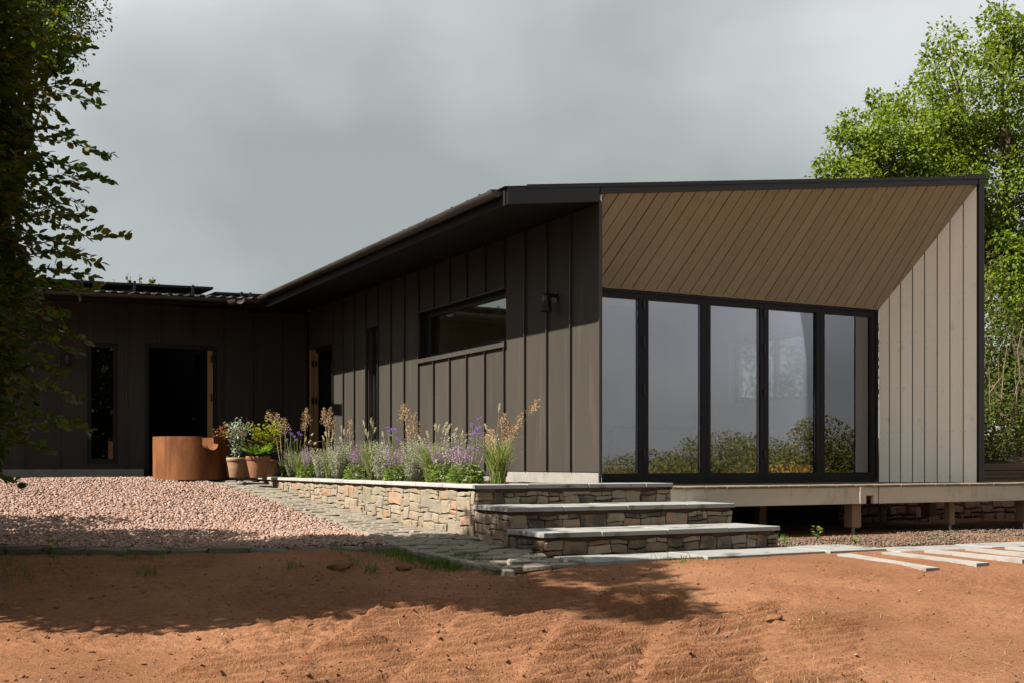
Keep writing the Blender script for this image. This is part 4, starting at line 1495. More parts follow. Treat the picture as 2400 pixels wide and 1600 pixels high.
# ================================================================== CORTEN DRUM
DC = cw((449 - 1200) / FPX * 18.45, 18.45)
DR, DZ0, DZ1 = .585, -.05, .615
drum = thing('rainwater_drum', 'rusty steel rainwater drum with half-round spout below the wing gutter', 'drum', (DC[0], DC[1], DZ0))
SPA = math.atan2(CAM[1] - DC[1], CAM[0] - DC[0]) + .44         # direction of the spout
seg = 96
dm = MB()
vs, fs = [], []
half = .098 / DR
for k in range(seg):
    a = SPA + half + (2 * PI - 2 * half) * k / (seg - 1)
    for rr, z in ((DR, DZ0), (DR, DZ1 - .13), (DR, DZ1), (DR - .012, DZ1), (DR - .012, DZ0 + .4)):
        vs.append((DC[0] + rr * math.cos(a), DC[1] + rr * math.sin(a), z))
for k in range(seg - 1):
    for j in range(4):
        fs.append((k * 5 + j, (k + 1) * 5 + j, (k + 1) * 5 + j + 1, k * 5 + j + 1))
dm.add(vs, fs)
body = dm.obj('shell', 'corten', drum, smooth=False)
# the piece of shell under the notch, cut to a half round
nm = MB()
na = 20
vs, fs = [], []
for k in range(na + 1):
    t = -1 + 2 * k / na
    a = SPA + t * half
    zt = DZ1 - .105 - .098 * math.sqrt(max(0, 1 - t * t)) * 1.0
    for rr, z in ((DR, DZ0), (DR, zt), (DR - .012, zt), (DR - .012, DZ0 + .3)):
        vs.append((DC[0] + rr * math.cos(a), DC[1] + rr * math.sin(a), z))
for k in range(na):
    for j in range(3):
        fs.append((k * 4 + j, (k + 1) * 4 + j, (k + 1) * 4 + j + 1, k * 4 + j + 1))
nm.add(vs, fs)
nm.obj('notched_panel', 'corten', drum)
sd = Vector((math.cos(SPA), math.sin(SPA), 0))
halfround('spout', 'corten', drum, [Vector((DC[0], DC[1], DZ1 - .105)) + sd * (DR - .03), Vector((DC[0], DC[1], DZ1 - .12)) + sd * (DR + .14)], .098, .008, 16)
MB().add([(DC[0] + .57 * math.cos(2 * PI * k / 48), DC[1] + .57 * math.sin(2 * PI * k / 48), DZ1 - .2) for k in range(48)], [tuple(range(48))]).obj('water', 'solar', drum)


# ================================================================== POTS
def pot(label, c, r, h, s=0.74, mat='terracotta'):
    t = thing('plant_pot', label, 'pot', c, 'terracotta pots by the planter')
    rim = h * .2
    MB().lathe([(0, 0), (r * s * .93, 0), (r * s * .96, .006), (r * .93, h - rim - .006), (r * .93, h - rim), (r * .985, h - rim + .004), (r, h - .012), (r * .985, h), (r * .90, h), (r * .88, h - .03), (r * .86, h - .05)], 48, c).obj('body', mat, t, smooth=True)
    MB().lathe([(0, h - .035), (r * .5, h - .03), (r * .90, h - .045)], 32, c).obj('compost', 'bedsoil', t, smooth=True)
    return t


PB = -.012
PP = {'a': cw((557 - 1200) / FPX * 17.75, 17.75, PB), 'b': cw((605 - 1200) / FPX * 17.35, 17.35, PB), 'c': cw((552 - 1200) / FPX * 18.25, 18.25, PB), 'd': cw((628 - 1200) / FPX * 17.9, 17.9, PB)}
pot('lime-streaked terracotta pot in front of the rusty drum, holding grey-leaved shrub', PP['a'], .168, .30, .74, 'terracotta_lime')
pot('plain terracotta pot holding a bright green fern', PP['b'], .182, .32, .66)
pot('slim orange pot half hidden behind the lime-streaked pot', PP['c'], .16, .30, .80)
pot('shaded pot half hidden behind the fern pot', PP['d'], .15, .27)


# ================================================================== PLANTS IN POTS AND IN THE RAISED BED
def rv(n):
    return unit(npr.normal(size=(n, 3)))


def shrub_pot(name, label, cat, base, h, w, n, leaf, mat, stems=7, lean=(0, 0), lift=.3, group=None):
    """bushy potted shrub: arching stems with leaves along them"""
    t = thing(name, label, cat, base, group)
    sm = MB()
    P, D = [], []
    for k in range(stems):
        a = 2 * PI * k / stems + rnd.uniform(-.3, .3)
        rr = w * rnd.uniform(.35, 1)
        top = Vector((base[0] + lean[0] + rr * math.cos(a), base[1] + lean[1] + rr * math.sin(a), base[2] + h * rnd.uniform(.65, 1.0)))
        b = Vector(base)
        mid = b.lerp(top, .5) + Vector((0, 0, .05 * h))
        sm.tube([b, mid, top], [.006, .004, .002], 5)
        for q in range(n // stems):
            f = lift + (1 - lift) * rnd.random() ** .7
            c = b.lerp(mid, f * 2) if f < .5 else mid.lerp(top, f * 2 - 1)
            P.append(tuple(c + Vector((rnd.gauss(0, .05 * w / .2), rnd.gauss(0, .05 * w / .2), rnd.gauss(0, .035)))))
            D.append((math.cos(a) * .7 + rnd.gauss(0, .7), math.sin(a) * .7 + rnd.gauss(0, .7), rnd.gauss(.1, .5)))
    sm.obj('stems', 'twig', t)
    P = np.array(P)
    leaves('foliage', P, np.array(D), rv(len(P)) * .6 + np.array([0, 0, 1]), npr.uniform(.7, 1.2, len(P)) * leaf, mat, t)
    return t


zt = PB + .27
shrub_pot('grey_shrub', 'grey-leaved shrub with small rounded leaves in the lime-streaked pot', 'shrub', (PP['a'][0], PP['a'][1], zt), .62, .17, 620, .038, 'eucalypt', 9, (.0, .0), .05)
t = thing('fern', 'bright green feathery fern in the plain terracotta pot', 'fern', (PP['b'][0], PP['b'][1], zt + .02))
P, D, U, Ln = [], [], [], []
for k in range(20):
    a = rnd.uniform(0, 2 * PI)
    L_ = rnd.uniform(.26, .40)
    el = rnd.uniform(.45, 1.25)
    for q in range(22):
        f = .12 + .88 * q / 21
        rr = L_ * f * math.cos(el - f * .5)
        z = L_ * f * math.sin(el) - .18 * L_ * f * f
        c = (PP['b'][0] + rr * math.cos(a), PP['b'][1] + rr * math.sin(a), zt + .02 + z)
        for s_ in (-1, 1):
            P.append(c)
            D.append((math.cos(a + s_ * 1.15), math.sin(a + s_ * 1.15), .1))
            U.append((rnd.gauss(0, .2), rnd.gauss(0, .2), 1))
            Ln.append(.085 * (1 - f) ** .6 + .012)
leaves('fronds', P, D, U, Ln, 'fern', t, DIA, DIAF, .8)
shrub_pot('maple', 'yellow-green maple bush behind the fern pot', 'shrub', (PP['d'][0], PP['d'][1], PB + .25), .62, .26, 520, .055, 'acer', 9, (-.03, .02), .35)
shrub_pot('maple', 'red and orange leaved maple at the left, behind the grey shrub', 'shrub', (PP['c'][0], PP['c'][1], PB + .27), .55, .2, 170, .055, 'acerred', 6, (-.13, .03), .5)


def bedpos(px, x=-1.28):
    p = pX(px, 1100, x)
    return (x, p[1], -.02)


def hgt(px, py, x=-1.28):
    return pX(px, py, x)[2]


def blades(base, n, h, spread, arch, seg=5, r0=.05):
    out = []
    for _ in range(n):
        a = rnd.uniform(0, 2 * PI)
        hh = h * rnd.uniform(.55, 1.0)
        sp = spread * rnd.uniform(.25, 1.0)
        b = (base[0] + rnd.gauss(0, r0 * .5), base[1] + rnd.gauss(0, r0 * .5))
        c = []
        for i in range(seg):
            f = i / (seg - 1)
            c.append((b[0] + sp * math.cos(a) * f ** 1.7, b[1] + sp * math.sin(a) * f ** 1.7, base[2] + hh * (f - arch * max(0, f - .45) ** 2 * 1.6)))
        out.append(c)
    return out


def panicle(P, D, Ln, tip, d, L_, n, w=.3):
    """feathery flower head hanging along a stem tip"""
    d = Vector(d).normalized()
    for _ in range(n):
        f = rnd.random() ** .8
        c = Vector(tip) - d * (L_ * f)
        out = Vector((rnd.gauss(0, 1), rnd.gauss(0, 1), rnd.gauss(0, .4))).normalized()
        reach = w * L_ * (f ** .8) * rnd.random() * 1.1
        q = c + out * reach + d * reach * .9
        P.append(tuple(q))
        D.append(tuple(d * 1.2 + out * .8 + Vector((0, 0, -.15))))
        Ln.append(rnd.uniform(.014, .032))


def reed(label, px, heads, leafh, nblades, x=-1.15, spread=.16):
    b = bedpos(px, x)
    t = thing('reed_grass', label, 'grass', b, 'brown plumed reed grasses in the raised bed')
    ribbons('blades', blades(b, nblades, leafh, spread, .5), .009, 'grassblade', t)
    P, D, Ln = [], [], []
    sm = MB()
    for hx, hy, L_, dn in heads:
        tip = Vector(pX(hx, hy, x + rnd.uniform(-.1, .1)))
        base = Vector((b[0] + rnd.gauss(0, .03), b[1] + rnd.gauss(0, .03), b[2]))
        mid = base.lerp(tip, .55) + Vector((0, (base.y - tip.y) * .12, .04))
        sm.tube([base, mid, tip], [.004, .003, .0012], 4)
        panicle(P, D, Ln, tip, tip - mid, L_, dn)
    for _ in range(7):                      # bent dry leaves and stalks
        a = rnd.uniform(0, 2 * PI)
        l_ = rnd.uniform(.25, .5)
        hh = rnd.uniform(.25, .6)
        sm.tube([b, (b[0] + .3 * l_ * math.cos(a), b[1] + .3 * l_ * math.sin(a), b[2] + hh), (b[0] + l_ * math.cos(a), b[1] + l_ * math.sin(a), b[2] + hh * rnd.uniform(.6, 1.05))], [.0035, .0025, .001], 4)
    sm.obj('stems', 'drystem', t)
    leaves('plumes', P, D, rv(len(P)), Ln, 'plume', t, DIA, DIAF, .75)
    return t


reed('brown plumed reed grass just right of the fern pot', 664, [(628, 960, .30, 200), (648, 967, .34, 240), (668, 978, .30, 200), (655, 990, .25, 120)], .45, 30)
reed('single upright brown plume before the inner wall corner', 706, [(718, 955, .33, 260), (712, 985, .22, 90)], .4, 24)
reed('brown plumed reed grass in front of the oak doorway', 770, [(759, 956, .32, 220), (774, 955, .34, 240), (781, 985, .22, 110)], .5, 30)
reed('small rusty plume right of the slanting spout shadow', 815, [(821, 982, .27, 150)], .5, 20)
reed('pair of tall brown plumes in the middle of the bed', 955, [(945, 945, .30, 240), (972, 966, .36, 260), (962, 985, .28, 140)], .55, 30)
reed('large reed grass clump at the right end of the bed by the porch', 1170, [(1150, 1005, .24, 180), (1183, 968, .30, 260), (1190, 990, .26, 180), (1222, 968, .22, 150), (1262, 937, .20, 160), (1254, 945, .18, 110), (1140, 1020, .22, 160), (1206, 1000, .2, 110)], .62, 190, -1.2, .30)


def fountain(label, px, h, n, spread, spikes, x=-1.32):
    spread = spread * 1.25
    b = bedpos(px, x)
    t = thing('fountain_grass', label, 'grass', b, 'fountain grasses in the raised bed')
    ribbons('blades', blades(b, int(n * 1.1), h * .8, spread * .5, .45, 6), .0075, 'grassblade', t)
    ribbons('arching_blades', blades(b, int(n * 2.4), h, spread, .75, 8), .005, 'arching', t)
    P, D, Ln = [], [], []
    sm = MB()
    for hx, hy in spikes:
        tip = Vector(pX(hx, hy, x + rnd.uniform(-.12, .12)))
        base = Vector(b)
        mid = base.lerp(tip, .6) + Vector((0, (base.y - tip.y) * .25, .06))
        end = tip + Vector((rnd.uniform(-.02, .02), (tip.y - base.y) * .12, -.01))
        sm.tube([base, mid, tip], [.0022, .0016, .001], 4)
        d = (tip - mid).normalized()
        for _ in range(120):
            f = rnd.random()
            c = tip - d * (.10 * f)
            o_ = Vector((rnd.gauss(0, 1), rnd.gauss(0, 1), rnd.gauss(0, 1))).normalized()
            P.append(tuple(c + o_ * .004))
            D.append(tuple(o_ + d * .9))
            Ln.append(rnd.uniform(.014, .022) * (math.sin(PI * min(max(f, .06), .94)) ** .4))
    sm.obj('stems', 'arching', t)
    if P:
        leaves('spikes', P, D, rv(len(P)), Ln, 'foxtail', t, DIA, DIAF, .35)
    return t


fountain('green fountain grass behind the leftmost small sage', 699, .66, 90, .30, [(718, 1022), (733, 1015), (740, 1036), (728, 1030)])
fountain('pale fountain grass left of the silver sage, with five spikes', 773, .68, 90, .26, [(762, 1010), (770, 1008), (781, 1012), (756, 1020), (778, 1024)])
fountain('short fountain grass with a nodding spike before the rusty plume', 808, .72, 50, .2, [(800, 996), (806, 1003), (824, 1033), (797, 1022)])
fountain('tall upright fountain grass below the slit window', 866, .80, 110, .24, [(851, 985), (857, 1003), (870, 978), (875, 985), (863, 1010), (880, 1000)])
fountain('wide arching fountain grass with many pale spikes', 1013, .72, 170, .42, [(1020, 990), (1049, 987), (1057, 992), (1072, 1001), (1000, 1008), (980, 1018), (1042, 998), (1030, 993), (1052, 1003)])
fountain('fountain grass with one tall spike inside the reed clump by the porch', 1160, .80, 70, .36, [(1171, 944), (1136, 992), (1176, 976)], -1.05)


def salvia(label, px, w, mound, spikes, top, x=-1.42, mat='salviabloom'):
    w, spikes = w * 1.2, int(spikes * 1.05)
    b = bedpos(px, x)
    t = thing('salvia', label, 'flower', b, 'purple salvias in the raised bed')
    n = int(620 * w / .2)
    a, rr = npr.uniform(0, 2 * PI, n), np.sqrt(npr.random(n)) * w
    z = npr.random(n) * mound * np.sqrt(np.clip(1.15 - (rr / w) ** 2, .05, 1))
    P = np.stack([b[0] + rr * np.cos(a) * .8, b[1] + rr * np.sin(a), b[2] + z], -1)
    D = np.stack([np.cos(a) + npr.normal(0, .5, n), np.sin(a) + npr.normal(0, .5, n), npr.normal(.2, .4, n)], -1)
    leaves('foliage', P, D, rv(n) * .5 + np.array([0, 0, 1]), npr.uniform(.03, .055, n), 'salvialeaf', t)
    P, D = [], []
    sm = MB()
    for _ in range(spikes):
        a = rnd.uniform(0, 2 * PI)
        r1 = w * rnd.uniform(.1, .95)
        h = top * rnd.uniform(.72, 1.0)
        base = Vector((b[0] + r1 * .5 * math.cos(a), b[1] + r1 * .6 * math.sin(a), b[2] + mound * .4))
        tip = Vector((b[0] + r1 * math.cos(a) * .9, b[1] + r1 * 1.1 * math.sin(a), b[2] + h))
        sm.tube([base, tip], [.002, .0012], 3)
        L_ = (tip - base).length
        for q in range(44):
            f = 1 - rnd.random() * min(.62, .17 / L_)
            c = base.lerp(tip, f)
            o_ = (rnd.gauss(0, 1), rnd.gauss(0, 1), rnd.gauss(.3, .4))
            P.append(tuple(c))
            D.append(o_)
    sm.obj('stems', 'salviabloom', t)
    tag(leaves('blooms', P, D, rv(len(P)), npr.uniform(.009, .017, len(P)), mat, t, DIA, DIAF, 1.0), kind='stuff')


salvia('small green salvia at the left end beside the pots', 667, .11, .20, 6, .46)
salvia('purple salvia between the first two fountain grasses', 722, .15, .22, 22, .48)
salvia('purple salvia below the rusty plume', 838, .16, .24, 22, .47)
salvia('purple salvia in front of the pair of tall plumes', 930, .15, .20, 22, .46)
salvia('broad purple salvia in front of the wide arching grass', 1040, .19, .24, 40, .47)
salvia('purple salvia just left of the large reed clump by the porch', 1092, .18, .23, 34, .43)


def silver_plant(label, px, w, h, n, x=-1.38):
    w, n = w * 1.2, int(n * 1.5)
    b = bedpos(px, x)
    t = thing('silver_sage', label, 'flower', b, 'silver sages in the raised bed')
    P, D = [], []
    sm = MB()
    for _ in range(n):
        a = rnd.uniform(0, 2 * PI)
        r1 = w * math.sqrt(rnd.random())
        base = Vector((b[0] + r1 * .4 * math.cos(a), b[1] + r1 * .4 * math.sin(a), b[2]))
        tip = Vector((b[0] + r1 * math.cos(a), b[1] + r1 * math.sin(a), b[2] + h * rnd.uniform(.45, 1.0)))
        sm.tube([base, tip], [.0025, .001], 3)
        for q in range(44):
            f = .15 + .85 * rnd.random()
            P.append(tuple(base.lerp(tip, f)))
            D.append((rnd.gauss(0, 1), rnd.gauss(0, 1), rnd.gauss(.5, .4)))
    sm.obj('stems', 'silver', t)
    leaves('foliage', P, D, rv(len(P)), npr.uniform(.012, .026, len(P)), 'silver', t, DIA, DIAF, .9)


silver_plant('small silver sage beside the leftmost green salvia', 684, .12, .42, 34)
silver_plant('silver sage right of the first purple salvia', 752, .13, .44, 34)
silver_plant('full silver sage with dark base below the small rusty plume', 796, .16, .56, 60)
silver_plant('silver sage right of the tall upright grass', 897, .15, .52, 44)
silver_plant('silver sage at the foot of the pair of tall plumes', 968, .15, .54, 56)
silver_plant('silver sage between the two right-hand purple salvias', 1072, .15, .62, 46, -1.32)

silver_plant('silver sage in the second row behind the tall upright grass', 880, .15, .50, 44, -.95)
silver_plant('silver sage in the second row behind the first purple salvia', 732, .14, .46, 40, -.95)
silver_plant('silver sage in the second row left of the wide arching grass', 990, .15, .50, 44, -.9)
salvia('purple salvia in the second row left of the wide arching grass', 985, .17, .26, 22, .5, -1.05)
salvia('purple salvia in the second row behind the pale fountain grass', 782, .17, .26, 20, .5, -1.05)
salvia('purple salvia in the second row right of the tall upright grass', 888, .17, .26, 22, .5, -1.05)
fountain('loose fountain grass in the second row behind the broad purple salvia', 1075, .62, 80, .34, [(1085, 1010), (1062, 1014)], -.95)
fountain('loose fountain grass in the second row between the two middle salvias', 905, .66, 80, .3, [(896, 1010)], -.95)


def verbena(label, px, heads, x=-1.1):
    b = bedpos(px, x)
    t = thing('verbena', label, 'flower', b, 'tall verbenas in the raised bed')
    sm = MB()
    P, D = [], []
    for hx, hy in heads:
        tip = Vector(pX(hx, hy, x + rnd.uniform(-.1, .1)))
        base = Vector((b[0] + rnd.gauss(0, .03), b[1] + rnd.gauss(0, .04), b[2]))
        sm.tube([base, base.lerp(tip, .6) + Vector((0, rnd.uniform(-.02, .02), 0)), tip], [.0028, .002, .0016], 4)
        for _ in range(50):
            o_ = Vector((rnd.gauss(0, 1), rnd.gauss(0, 1), rnd.gauss(.2, .7))).normalized()
            P.append(tuple(tip + o_ * .014))
            D.append(tuple(o_))
    sm.obj('stems', 'salvialeaf', t)
    tag(leaves('blooms', P, D, rv(len(P)), npr.uniform(.010, .02, len(P)), 'verbena', t, DIA, DIAF, 1.1), kind='stuff')


verbena('tall verbena with purple heads against the dark inner corner', 688, [(668, 1014), (680, 1006), (690, 1022), (672, 1030), (700, 1013), (684, 1016), (695, 1030), (706, 1018)])
verbena('tall verbena left of the pair of tall plumes', 918, [(908, 1000), (915, 1008), (924, 1008), (930, 1009), (913, 1020), (930, 1027), (936, 1032), (920, 1004)])
verbena('tall airy verbena left of the reed clump', 1112, [(1123, 980), (1107, 996), (1122, 1000), (1117, 1004), (1125, 1002), (1116, 1009), (1108, 1017), (1120, 1022), (1128, 1019), (1106, 1029), (1118, 1050), (1122, 1045), (1113, 1049), (1130, 1058)])


# ================================================================== TREES
def limb(mb, a, b, r0, r1, wob=.12, n=5, sides=7):
    a, b = Vector(a), Vector(b)
    L_ = (b - a).length
    pts = []
    for i in range(n):
        f = i / (n - 1)
        p = a.lerp(b, f)
        if 0 < i < n - 1:
            p += Vector((rnd.gauss(0, 1), rnd.gauss(0, 1), rnd.gauss(0, .6))) * wob * L_ * .25
        pts.append(p)
    mb.tube(pts, [r0 + (r1 - r0) * i / (n - 1) for i in range(n)], sides)
    return pts


def crown_points(lobes, n, shell=.45):
    """points through a union of ellipsoids; lobes: (centre, radii, weight)"""
    w = np.array([l[2] for l in lobes], float)
    ids = npr.choice(len(lobes), n, p=w / w.sum())
    C = np.array([l[0] for l in lobes])[ids]
    R = np.array([l[1] for l in lobes])[ids]
    d = rv(n)
    r = npr.random(n) ** (shell)
    return C + d * r[:, None] * R, d


# ---- left: hornbeam, near the camera
HB = lambda xc, d, z: np.array(cw(xc, d, z))
horn = thing('hornbeam_tree', 'dark backlit hornbeam with serrated leaves at the left edge', 'tree', cw(-4.75, 8.7, -.68))
tr = MB()
base = cw(-4.75, 8.7, -.7)
limb(tr, base, cw(-4.75, 8.7, 3.2), .13, .08, .06, 6, 9)
tips = []
for k in range(34):
    z0 = rnd.uniform(.2, 2.9)
    a = rnd.uniform(0, 2 * PI)
    e_ = cw(-4.75 + .95 * math.cos(a), 8.7 + .95 * math.sin(a), z0 + rnd.uniform(.2, 1.1))
    limb(tr, cw(-4.75, 8.7, z0), e_, .03, .006, .15, 5, 5)
tr.obj('trunk', 'bark', horn)
lobes = [((-4.80, 8.7, 1.5), (1.14, 1.1, 1.5), 30), ((-4.72, 8.6, 2.9), (1.12, 1.1, 1.2), 28), ((-4.6, 8.7, 3.7), (1.05, 1.0, .9), 14), ((-4.9, 8.8, .45), (1.05, 1.0, .7), 9), ((-4.42, 8.7, 1.15), (.92, .9, 1.15), 17), ((-4.45, 8.6, 3.1), (.98, .95, 1.1), 14), ((-4.36, 8.6, 2.2), (.88, .9, .85), 15)]
P, d_ = crown_points([(l[0], l[1], l[2]) for l in lobes], 88000, .44)
# break the outline into sprays
keep = vnoise(P[:, 0] * 2.1 + P[:, 1] * 1.3 + 50, P[:, 2] * 2.4 + P[:, 1] + 50, 91) > -.20
P, d_ = P[keep], d_[keep]
P = np.stack([CY_ * P[:, 0] + SY_ * P[:, 1] + CAM[0], -SY_ * P[:, 0] + CY_ * P[:, 1] + CAM[1], P[:, 2]], -1)
Dw = np.stack([CY_ * d_[:, 0] + SY_ * d_[:, 1], -SY_ * d_[:, 0] + CY_ * d_[:, 1], d_[:, 2] * .5 - .25], -1) + rv(len(P)) * .75
leaves('crown', P, Dw, rv(len(P)) * .75 + np.array([0, 0, 1.0]), npr.uniform(.05, .092, len(P)), 'hornbeam', horn)
# sprays of leaves that stand clear of the crown, against the sky and the wing
sp = MB()
P, D, U, Ln = [], [], [], []
SPR = [(90, 130, 168, 95), (95, 170, 200, 90), (100, 200, 212, 108), (105, 240, 175, 118), (90, 160, 160, 150), (100, 190, 165, 172), (110, 215, 238, 212), (120, 225, 232, 250), (108, 245, 155, 284),
       (70, 310, 172, 318), (80, 330, 264, 365), (75, 370, 190, 396), (90, 400, 186, 394), (80, 430, 264, 424), (70, 455, 215, 487), (80, 470, 160, 490), (70, 520, 208, 516), (80, 520, 170, 540),
       (100, 580, 300, 558), (90, 600, 238, 616), (80, 640, 230, 650), (100, 660, 190, 690), (90, 700, 230, 680), (80, 740, 160, 735), (70, 780, 205, 800), (75, 800, 185, 825), (60, 860, 150, 880), (80, 890, 188, 942),
       (60, 930, 125, 900), (70, 980, 140, 985), (90, 1000, 215, 1010), (50, 1040, 125, 1060), (-20, 1110, 48, 1135), (0, 1080, 70, 1000), (60, 60, 150, 40), (80, 90, 160, 70), (40, 820, 110, 840),
       (100, 600, 200, 600), (95, 430, 200, 445), (85, 500, 175, 505), (60, 690, 150, 760), (70, 560, 170, 575)]
for (x0, y0, x1, y1) in SPR:
    dd = 8.2 + rnd.uniform(-.5, .6)
    a = Vector(pD(x0 - 45, y0, dd + .25))
    b = Vector(pD(x1, y1, dd))
    m1 = a.lerp(b, .5) + Vector((0, 0, .05))
    sp.tube([a, m1, b], [.005, .0032, .0012], 5)
    L_ = (b - a).length
    nl = max(8, int(L_ / .020))
    ax = (b - a).normalized()
    for k in range(nl):
        f = .22 + .78 * (k + .5) / nl
        c = a.lerp(m1, f * 2) if f < .5 else m1.lerp(b, f * 2 - 1)
        s_ = 1 if k % 2 else -1
        side_ = Vector((-ax.y, ax.x, 0)).normalized() * s_
        P.append(tuple(c + Vector((0, 0, rnd.gauss(0, .012)))))
        D.append(tuple(ax * .75 + side_ * rnd.uniform(.2, .9) + Vector((0, 0, rnd.gauss(-.05, .55)))))
        U.append((rnd.gauss(0, .7), rnd.gauss(0, .7), 1))
        Ln.append(rnd.uniform(.05, .082))
sp.obj('twigs', 'twig', horn)
leaves('outer_leaves', P, D, U, Ln, 'hornbeam', horn, width=1.1)

# the hedge that runs on behind it (its shade falls on the drive)
hedge = thing('hornbeam_hedge', 'tall hornbeam hedge along the left side whose shade falls on soil and drive', 'hedge', cw(-5.6, 9.5, -.7))
P, d_ = crown_points([((-5.75, 9.95, 1.0), (.95, 1.0, 2.0), 14), ((-7.0, 11.1, .8), (.9, 1.2, 1.9), 10), ((-4.75, 7.0, 2.8), (1.0, 1.0, 1.8), 26), ((-4.5, 6.0, 4.4), (.55, .5, .5), 3.2), ((-4.2, 5.4, 5.0), (.4, .35, .35), 1.3), ((-3.95, 6.2, 4.8), (.35, .3, .3), .9), ((-4.4, 6.7, 5.1), (.5, .35, .35), 1.2), ((-4.1, 7.4, 4.7), (.6, .4, .4), 1.8), ((-4.35, 6.5, 3.9), (.6, .5, .5), 2.5), ((-4.9, 7.9, 1.0), (1.0, .9, 1.7), 14)], 30000, .46)
P = np.stack([CY_ * P[:, 0] + SY_ * P[:, 1] + CAM[0], -SY_ * P[:, 0] + CY_ * P[:, 1] + CAM[1], P[:, 2]], -1)
leaves('foliage', P, rv(len(P)) + np.array([0, 0, -.3]), rv(len(P)) * .7 + np.array([0, 0, 1.0]), npr.uniform(.08, .13, len(P)), 'hornbeam', hedge)
hm = MB()
for k in range(9):
    q = cw(-5.0 + rnd.uniform(-.2, .2), 6.9 + .45 * k, 0)
    limb(hm, (q[0], q[1], -.65), (q[0] + rnd.uniform(-.3, .3), q[1] + rnd.uniform(-.3, .3), 2.4 if k < 3 else 1.6), .04, .012, .1, 4, 6)
hm.obj('stems', 'bark', hedge)


def broad_tree(name, label, basept, lobes, nclump, per, leaf, mat, trunk_r, cr=.6, group=None, limbs=14, flat=.75, tmpl=DIA, tf=DIAF, width=1.0):
    t = thing(name, label, 'tree', basept, group)
    mb = MB()
    b = Vector(basept)
    C = np.array([l[0] for l in lobes])
    cen = Vector(C.mean(0))
    fork = Vector((b.x * .55 + cen.x * .45, b.y * .55 + cen.y * .45, b.z + (cen.z - b.z) * .55))
    limb(mb, b, fork, trunk_r, trunk_r * .7, .05, 6, 10)
    P, d_ = crown_points(lobes, nclump * 2, .42)
    ok_ = vnoise(P[:, 0] * 1.1 + 50 + P[:, 1] * .7, P[:, 2] * 1.1 + 50 - P[:, 1] * .4, 120) > -.10
    P = P[ok_][:nclump]
    nclump = len(P)
    main = []
    for l in lobes:
        for k in range(max(1, limbs // len(lobes))):
            e_ = Vector(l[0]) + Vector((rnd.uniform(-.5, .5) * l[1][0], rnd.uniform(-.5, .5) * l[1][1], rnd.uniform(-.6, .15) * l[1][2]))
            main += limb(mb, fork, e_, trunk_r * .36, trunk_r * .07, .09, 7, 6)[2:]
    for p in P[:int(nclump * .75)]:
        p = Vector(p)
        q = min(main, key=lambda m: (m - p).length)
        limb(mb, q, p, trunk_r * .07, trunk_r * .02, .14, 4, 4)
    mb.obj('trunk', 'bark', t)
    k = np.repeat(np.arange(nclump), per)
    off = rv(len(k)) * npr.random(len(k))[:, None] ** .5 * np.array([1, 1, flat]) * cr * npr.uniform(.55, 1.25, nclump)[k][:, None]
    off += .35 * cr * np.stack([vnoise(off[:, i] * 5 / cr + 40, off[:, (i + 1) % 3] * 5 / cr + k * 3.7, 200 + i) for i in range(3)], -1)
    Q = P[k] + off
    Dq = unit(off) + rv(len(Q)) * .8 + np.array([0, 0, -.25])
    leaves('crown', Q, Dq, rv(len(Q)) * .9 + np.array([0, 0, .9]), npr.uniform(.65, 1.2, len(Q)) * leaf, mat, t, tmpl, tf, width)
    return t


def ash_lobe(px, py, rpx, d, w, sq=1.0):
    k = d / FPX
    return (cw((px - 1200) * k, d, .2 + (HPY - py) * k), (rpx * k, rpx * k * .9, rpx * k * sq), w)


broad_tree('ash_tree', 'large sunlit ash tree rising behind the right end of the roof', cw(12.2, 26.5, .4),
           [ash_lobe(2120, 330, 150, 26, 13), ash_lobe(2050, 385, 100, 25.5, 6), ash_lobe(2330, 220, 158, 26, 15), ash_lobe(2200, 265, 125, 27, 9), ash_lobe(2270, 420, 180, 26, 16), ash_lobe(2470, 345, 170, 26.5, 14),
            ash_lobe(2400, 570, 150, 26, 12), ash_lobe(2350, 690, 90, 25, 6), ash_lobe(2335, 95, 62, 26, 3), ash_lobe(2215, 120, 55, 26, 2), ash_lobe(1985, 330, 30, 26, 1), ash_lobe(1960, 400, 30, 26, 1)],
           350, 165, .098, 'ashleaf', .28, .45, limbs=30, tmpl=OVAL, tf=OVALF, width=.85)

broad_tree('dark_tree', 'shaded tree between the ash and the right edge of the photograph', cw(12.6, 29, .4),
           [ash_lobe(2480, 620, 150, 30, 10), ash_lobe(2430, 830, 110, 30, 8), ash_lobe(2360, 900, 80, 28, 5)], 110, 110, .14, 'darkleaf', .2, .8)


def bush(name, label, c, r, n, leaf, mat, group=None, stems=9, cat='shrub', shell=.38):
    t = thing(name, label, cat, (c[0], c[1], c[2] - r[2]), group)
    P, d_ = crown_points([(c, r, 1)], n, shell)
    keep = vnoise(P[:, 0] * 3.1 / r[0] + 20, P[:, 2] * 3.1 / r[2] + P[:, 1] * 2 / r[1] + 20, 95) > -.22
    P, d_ = P[keep], d_[keep]
    leaves('foliage', P, d_ * .6 + rv(len(P)), rv(len(P)) * .8 + d_ * .5 + np.array([0, 0, .6]), npr.uniform(.6, 1.2, len(P)) * leaf, mat, t, DIA, DIAF, 1.2)
    mb = MB()
    for k in range(stems):
        a = rnd.uniform(0, 2 * PI)
        limb(mb, (c[0] + rnd.uniform(-.2, .2) * r[0], c[1] + rnd.uniform(-.2, .2) * r[1], c[2] - r[2]), (c[0] + r[0] * .8 * math.cos(a), c[1] + r[1] * .8 * math.sin(a), c[2] + r[2] * rnd.uniform(.2, .9)), .02, .005, .12, 4, 5)
    mb.obj('stems', 'twig', t)
    return t


